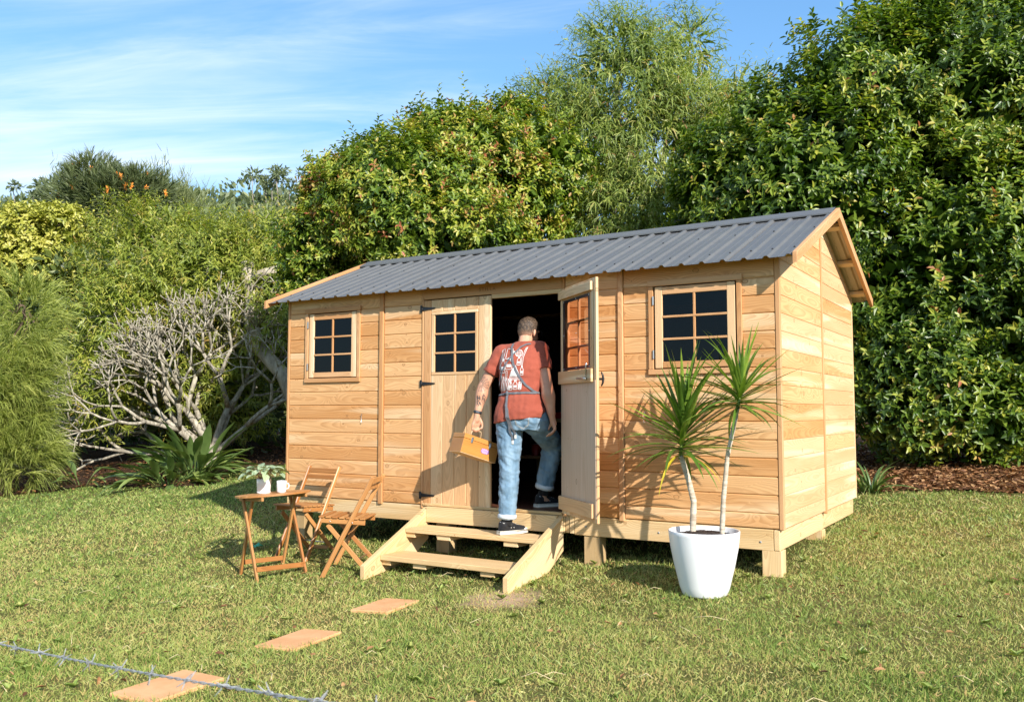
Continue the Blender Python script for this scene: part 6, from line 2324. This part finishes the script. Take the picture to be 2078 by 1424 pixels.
apron = part_empty('apron', person, (2.9, -0.2, 1.0))
ribbon('strap', [(-0.062, 1.435), (-0.060, 1.40), (-0.048, 1.34), (-0.022, 1.25), (0.025, 1.16), (0.09, 1.08), (0.150, 1.03), (0.172, 1.014)], 0.018, STRAPM, apron)
ribbon('strap', [(0.092, 1.432), (0.060, 1.428), (0.02, 1.405), (-0.03, 1.35), (-0.085, 1.275), (-0.125, 1.20), (-0.155, 1.11), (-0.170, 1.04)], 0.013, STRAPM, apron)
ribbon('waist_tie', [(-0.165, 0.994), (-0.12, 1.002), (-0.065, 1.012), (0.0, 1.013), (0.10, 1.018), (0.172, 1.014)], 0.017, STRAPM, apron, 0.006)
kp, knn = back_pt(-0.068, 1.012, 0.014)
v_, f_ = sphere_geo(kp, (0.014, 0.014, 0.020))
mesh_obj('knot', v_, f_, STRAPM, apron, None, True)
for e, z_e, w_ in ((-0.005, 0.665, 0.017), (-0.028, 0.615, 0.018)):
    pts = []
    for k in range(13):
        f = k / 12
        s = -0.066 + (e + 0.066) * f ** 1.4
        z = 1.005 + (z_e - 1.005) * f
        p, nn = back_pt(s, z, 0.008 + 0.010 * math.sin(math.pi * f), (BT, BJ))
        pts.append((p, nn))
    # hang straight: never dip into hollows
    m_ = [p for p, _ in pts]
    for k in range(1, 13):
        back = (m_[k] - m_[0]).dot(bf)
        if back > -0.0 and k > 4:
            m_[k] = m_[k] - bf * back
    ribbon('tie_end', None, w_, STRAPM, apron, pts=[(p, -bf) for p in m_])
    tipp = m_[-1]
    beam('tie_tip', tipp + Vector((0, 0, 0.004)), tipp + Vector((0, 0, -0.030)), 0.005, 0.018, RUBBER, apron, bf, 0.002)

# white line drawing of barber's tools on the shirt back
prt = Geo()


def stroke(path, w_=0.0042, closed=False, tree=(BT,), off=0.0022, geo=None, sub=None):
    geo = geo or prt
    if closed:
        path = list(path) + [path[0]]
    dense = []
    for i in range(len(path) - 1):
        L_ = math.hypot(path[i + 1][0] - path[i][0], path[i + 1][1] - path[i][1])
        n = max(1, int(L_ / 0.010))
        for k in range(n):
            f = k / n
            dense.append((path[i][0] * (1 - f) + path[i + 1][0] * f, path[i][1] * (1 - f) + path[i + 1][1] * f))
    dense.append(path[-1])
    ps = [back_pt(s, z, off, tree) for s, z in dense]
    v, f = [], []
    n = len(ps)
    for i, (p, nn) in enumerate(ps):
        d_ = (ps[min(i + 1, n - 1)][0] - ps[max(i - 1, 0)][0])
        t_ = d_.normalized() if d_.length > 1e-7 else Vector((0, 0, 1))
        sd = t_.cross(nn).normalized() * (w_ / 2)
        v += [tuple(p - sd), tuple(p + sd)]
    for i in range(n - 1):
        f.append((2 * i, 2 * i + 1, 2 * i + 3, 2 * i + 2))
    geo.add((v, f))


def fill(s0, s1, z0, z1):
    n = max(1, int((z1 - z0) / 0.004))
    for k in range(n):
        z = z0 + (k + 0.5) * (z1 - z0) / n
        stroke([(s0, z), (s1, z)], (z1 - z0) / n * 1.05)


def bottle(cx, z0, w_, h, cap_=True):
    a = w_ / 2
    stroke([(cx - a, z0), (cx + a, z0), (cx + a, z0 + h * 0.60), (cx + a * 0.45, z0 + h * 0.74), (cx + a * 0.45, z0 + h * 0.82), (cx - a * 0.45, z0 + h * 0.82), (cx - a * 0.45, z0 + h * 0.74), (cx - a, z0 + h * 0.60)], closed=True)
    fill(cx - a * 0.5, cx + a * 0.5, z0 + h * 0.84, z0 + h)
    fill(cx - a * 0.7, cx + a * 0.7, z0 + h * 0.18, z0 + h * 0.42)


def ellip(cx, cz, rx, rz_, n=16):
    return [(cx + rx * math.cos(2 * math.pi * k / n), cz + rz_ * math.sin(2 * math.pi * k / n)) for k in range(n)]


stroke([(-0.168, 1.22), (-0.166, 1.30), (-0.155, 1.385), (-0.146, 1.385), (-0.155, 1.30), (-0.158, 1.22)], closed=True)
stroke(ellip(-0.135, 1.350, 0.014, 0.045), closed=True)
stroke(ellip(-0.133, 1.335, 0.006, 0.022), 0.003, True)
stroke([(-0.105, 1.305), (-0.100, 1.395), (-0.045, 1.390), (-0.045, 1.300)], 0.005, True)
fill(-0.045, -0.028, 1.345, 1.372)
stroke(ellip(0.012, 1.352, 0.030, 0.030), 0.005, True)
for k in (-0.014, 0.0, 0.014):
    stroke([(0.012 + k, 1.326), (0.012 + k, 1.378)], 0.003)
    stroke([(-0.014, 1.352 + k), (0.038, 1.352 + k)], 0.003)
stroke([(0.045, 1.25), (0.042, 1.31), (0.068, 1.40), (0.078, 1.405), (0.056, 1.31), (0.055, 1.25)], closed=True)
bottle(-0.128, 1.185, 0.046, 0.125)
bottle(-0.068, 1.215, 0.060, 0.100)
bottle(0.020, 1.250, 0.030, 0.075)
bottle(0.052, 1.165, 0.024, 0.080)
# shaving brush, filled
for k in range(14):
    f = k / 13
    stroke([(-0.015 - 0.040 * f ** 0.8, 1.245 - 0.085 * f), (-0.005 + 0.040 * f ** 0.8, 1.245 - 0.085 * f)], 0.0068)
for k in range(10):
    stroke([(-0.055 + k * 0.0105, 1.155), (-0.058 + k * 0.0115, 1.120)], 0.004)
stroke([(-0.100, 1.12), (-0.092, 1.20), (-0.078, 1.20), (-0.085, 1.12)], 0.0035, True)
for k in range(6):
    x = -0.138 + 0.017 * k
    stroke([(x, 1.025 + 0.004 * k), (x + 0.012, 1.11), (x + 0.006, 1.16 - 0.006 * k)], 0.0065)
bottle(-0.045, 1.040, 0.032, 0.085)
bottle(0.000, 1.045, 0.034, 0.080)
stroke([(0.028, 1.045), (0.050, 1.045), (0.056, 1.105), (0.034, 1.108)], 0.006, True)
fill(0.036, 0.050, 1.055, 1.095)
prt.build('printed_drawing', WHITE_INK, tee, False)

# stitched pocket on the jeans
pk = Geo()
for off_ in (0.0, 0.006):
    stroke([(0.005 + off_, 0.83), (0.018 + off_, 0.745 + off_), (0.075, 0.712 + off_), (0.125 - off_, 0.750 + off_), (0.140 - off_, 0.845)], 0.0022, False, (BJ,), 0.003, pk)
stroke([(0.004, 0.83), (0.07, 0.815), (0.140, 0.845)], 0.0022, False, (BJ,), 0.003, pk)
pk.build('pocket_stitching', plain('pale_thread', (0.55, 0.52, 0.44), 0.8), jeans, False)

# ink on the forearm: a web at the elbow, feathers below
ink = Geo()
c2 = Vector(cam.location)
vd = (J['Lelb'] - c2).normalized()
vr = vd.cross(Vector((0, 0, 1))).normalized()
vu = vr.cross(vd)


def arm_pt(a, b):
    o_ = J['Lelb'] + vr * a + vu * b - vd * 0.5
    h, n, i, d = BB.ray_cast(o_, vd, 0.75)
    if h is None:
        return None
    n = n if n.dot(vd) < 0 else -n
    return h + n * 0.0012, n


def ink_line(path, w_=0.0022):
    prev = None
    for i in range(len(path) - 1):
        L_ = math.hypot(path[i + 1][0] - path[i][0], path[i + 1][1] - path[i][1])
        n = max(1, int(L_ / 0.006))
        for k in range(n + 1):
            f = k / n
            q = arm_pt(path[i][0] * (1 - f) + path[i + 1][0] * f, path[i][1] * (1 - f) + path[i + 1][1] * f)
            if q and prev and (q[0] - prev[0]).length < 0.03:
                t_ = (q[0] - prev[0])
                if t_.length > 1e-6:
                    t_.normalize()
                    sd = t_.cross(q[1]).normalized() * (w_ / 2)
                    ink.add(([tuple(prev[0] - sd), tuple(prev[0] + sd), tuple(q[0] + sd), tuple(q[0] - sd)], [(0, 1, 2, 3)]))
            prev = q
    return


wc = (-0.020, 0.030)
for k in range(9):
    a = -1.9 + k * 0.42
    ink_line([(wc[0] + 0.014 * math.cos(a), wc[1] + 0.014 * math.sin(a)), (wc[0] + 0.072 * math.cos(a), wc[1] + 0.072 * math.sin(a))])
for r_ in (0.018, 0.030, 0.043, 0.057, 0.070):
    pth = []
    for k in range(33):
        a = -1.9 + k * 3.36 / 32
        sag = 1 - 0.10 * abs(math.sin((a + 1.9) / 0.42 * math.pi))
        pth.append((wc[0] + r_ * sag * math.cos(a), wc[1] + r_ * sag * math.sin(a)))
    ink_line(pth, 0.0019)
gi = random.Random(6)
for cx, cz, n_ in ((-0.040, -0.085, 9), (0.004, -0.075, 8), (-0.043, -0.125, 7), (-0.002, -0.105, 5)):
    for k in range(n_):
        x, z = cx + gi.uniform(-0.013, 0.013), cz + gi.uniform(-0.02, 0.02)
        ink_line([(x, z), (x + gi.uniform(-0.006, 0.010), z - 0.012), (x + gi.uniform(-0.006, 0.012), z - 0.026)], 0.004)
for x, z in ((-0.024, -0.128), (-0.022, -0.140)):
    ink_line([(x, z), (x, z - 0.006)], 0.006)
ink.build('arm_tattoo', plain('tattoo_ink', (0.045, 0.045, 0.05), 0.6), person, False)

# ------------------------------------------------------------------ the wooden carry box
a3 = (Vector((0.39, 0.92, 0)).normalized() * math.cos(R(17)) + Vector((0, 0, -math.sin(R(17))))).normalized()
b3 = Vector((-0.92, 0.39, 0)).normalized()
u3 = a3.cross(b3).normalized()
if u3.z < 0:
    u3 = -u3
C0 = Vector((2.535, -0.405, 0.680))
BL, BD, BH = 0.370, 0.185, 0.168
bmid = C0 + a3 * BL / 2 + b3 * BD / 2 - u3 * BH / 2
cbox = bpy.data.objects.new('carry_box', None)
cbox.empty_display_size = 0.1
reg(cbox, Matrix.Translation(C0 + a3 * BL / 2 + b3 * BD / 2 - u3 * BH))
tag(cbox, 'varnished wooden carry box with metal clasps held in the tattooed hand', 'box')


def bxp(a, b, c):
    return C0 + a3 * a + b3 * b + u3 * c


def bbox(name, a0, a1, b0, b1, c0, c1, mat, bevel=0.003):
    m0 = bxp(a0, (b0 + b1) / 2, (c0 + c1) / 2)
    m1 = bxp(a1, (b0 + b1) / 2, (c0 + c1) / 2)
    return beam(name, m0, m1, b1 - b0, c1 - c0, mat, cbox, b3, bevel)


bbox('body', 0, BL, 0, BD, -BH + 0.004, -0.041, BOXWOOD)
bbox('lid', 0, BL, 0, BD, -0.0395, 0.0, BOXWOOD)
bbox('edge_strip', -0.001, BL + 0.001, -0.001, BD + 0.001, -BH, -BH + 0.0045, CEDAR_PALE, 0.001)
hg = Geo()
hg.tube([bxp(0.115, BD / 2, 0.002), bxp(0.118, BD / 2, 0.042), bxp(0.13, BD / 2, 0.058), bxp(0.205, BD / 2, 0.066), bxp(0.217, BD / 2, 0.052), bxp(0.22, BD / 2, 0.002)], 0.0055, 8)
hg.build('handle', plain('tan_handle', (0.45, 0.33, 0.19), 0.5), cbox)
for a in (0.085, 0.275):
    cl_ = bbox('clasp', a - 0.010, a + 0.010, -0.005, 0.0, -0.066, -0.016, STEEL, 0.002)
    bbox('clasp_lever', a - 0.005, a + 0.005, -0.009, -0.005, -0.058, -0.030, STEEL, 0.002)
# sticker with violet lettering
stk = part_empty('sticker', cbox, bxp(0.235, -0.001, -0.10))


def st_poly(name, pts, off, mat):
    v = [tuple(bxp(a, -off, c)) for a, c in pts]
    n = len(v)
    cen = tuple(sum(Vector(p) for p in v) .__truediv__(n)) if False else tuple(Vector((sum(p[0] for p in v) / n, sum(p[1] for p in v) / n, sum(p[2] for p in v) / n)))
    return mesh_obj(name, v + [cen], [(i, (i + 1) % n, n) for i in range(n)], mat, stk)


VIO, LIL = plain('violet_ink', (0.10, 0.035, 0.28), 0.4), plain('lilac_ink', (0.62, 0.40, 0.62), 0.4)
out1, out2 = [], []
for k in range(64):
    an = 2 * math.pi * k / 64
    rx, rz_ = 0.040, 0.022
    ripple = 1 + 0.10 * math.sin(an * 11)
    sq = 1.0 / max(abs(math.cos(an)) ** 0.9, abs(math.sin(an)) ** 0.9, 0.6) ** 0.5
    out1.append((0.236 + rx * math.cos(an) * ripple * sq, -0.098 + rz_ * math.sin(an) * ripple * sq))
    out2.append((0.236 + rx * 0.88 * math.cos(an) * ripple * sq, -0.098 + rz_ * 0.84 * math.sin(an) * ripple * sq))
st_poly('backing', out1, 0.0008, VIO)
st_poly('fill', out2, 0.0014, LIL)
lt = Geo()
for k in range(5):
    x = 0.206 + k * 0.0145
    zz = [(-0.112, 0.0), (-0.086, 0.004), (-0.104, 0.007), (-0.084, 0.010), (-0.110, 0.0135)]
    lt.tube([bxp(x + dx, -0.0016, c) for c, dx in zz], 0.0011, 4)
lt.build('lettering', VIO, stk, False)
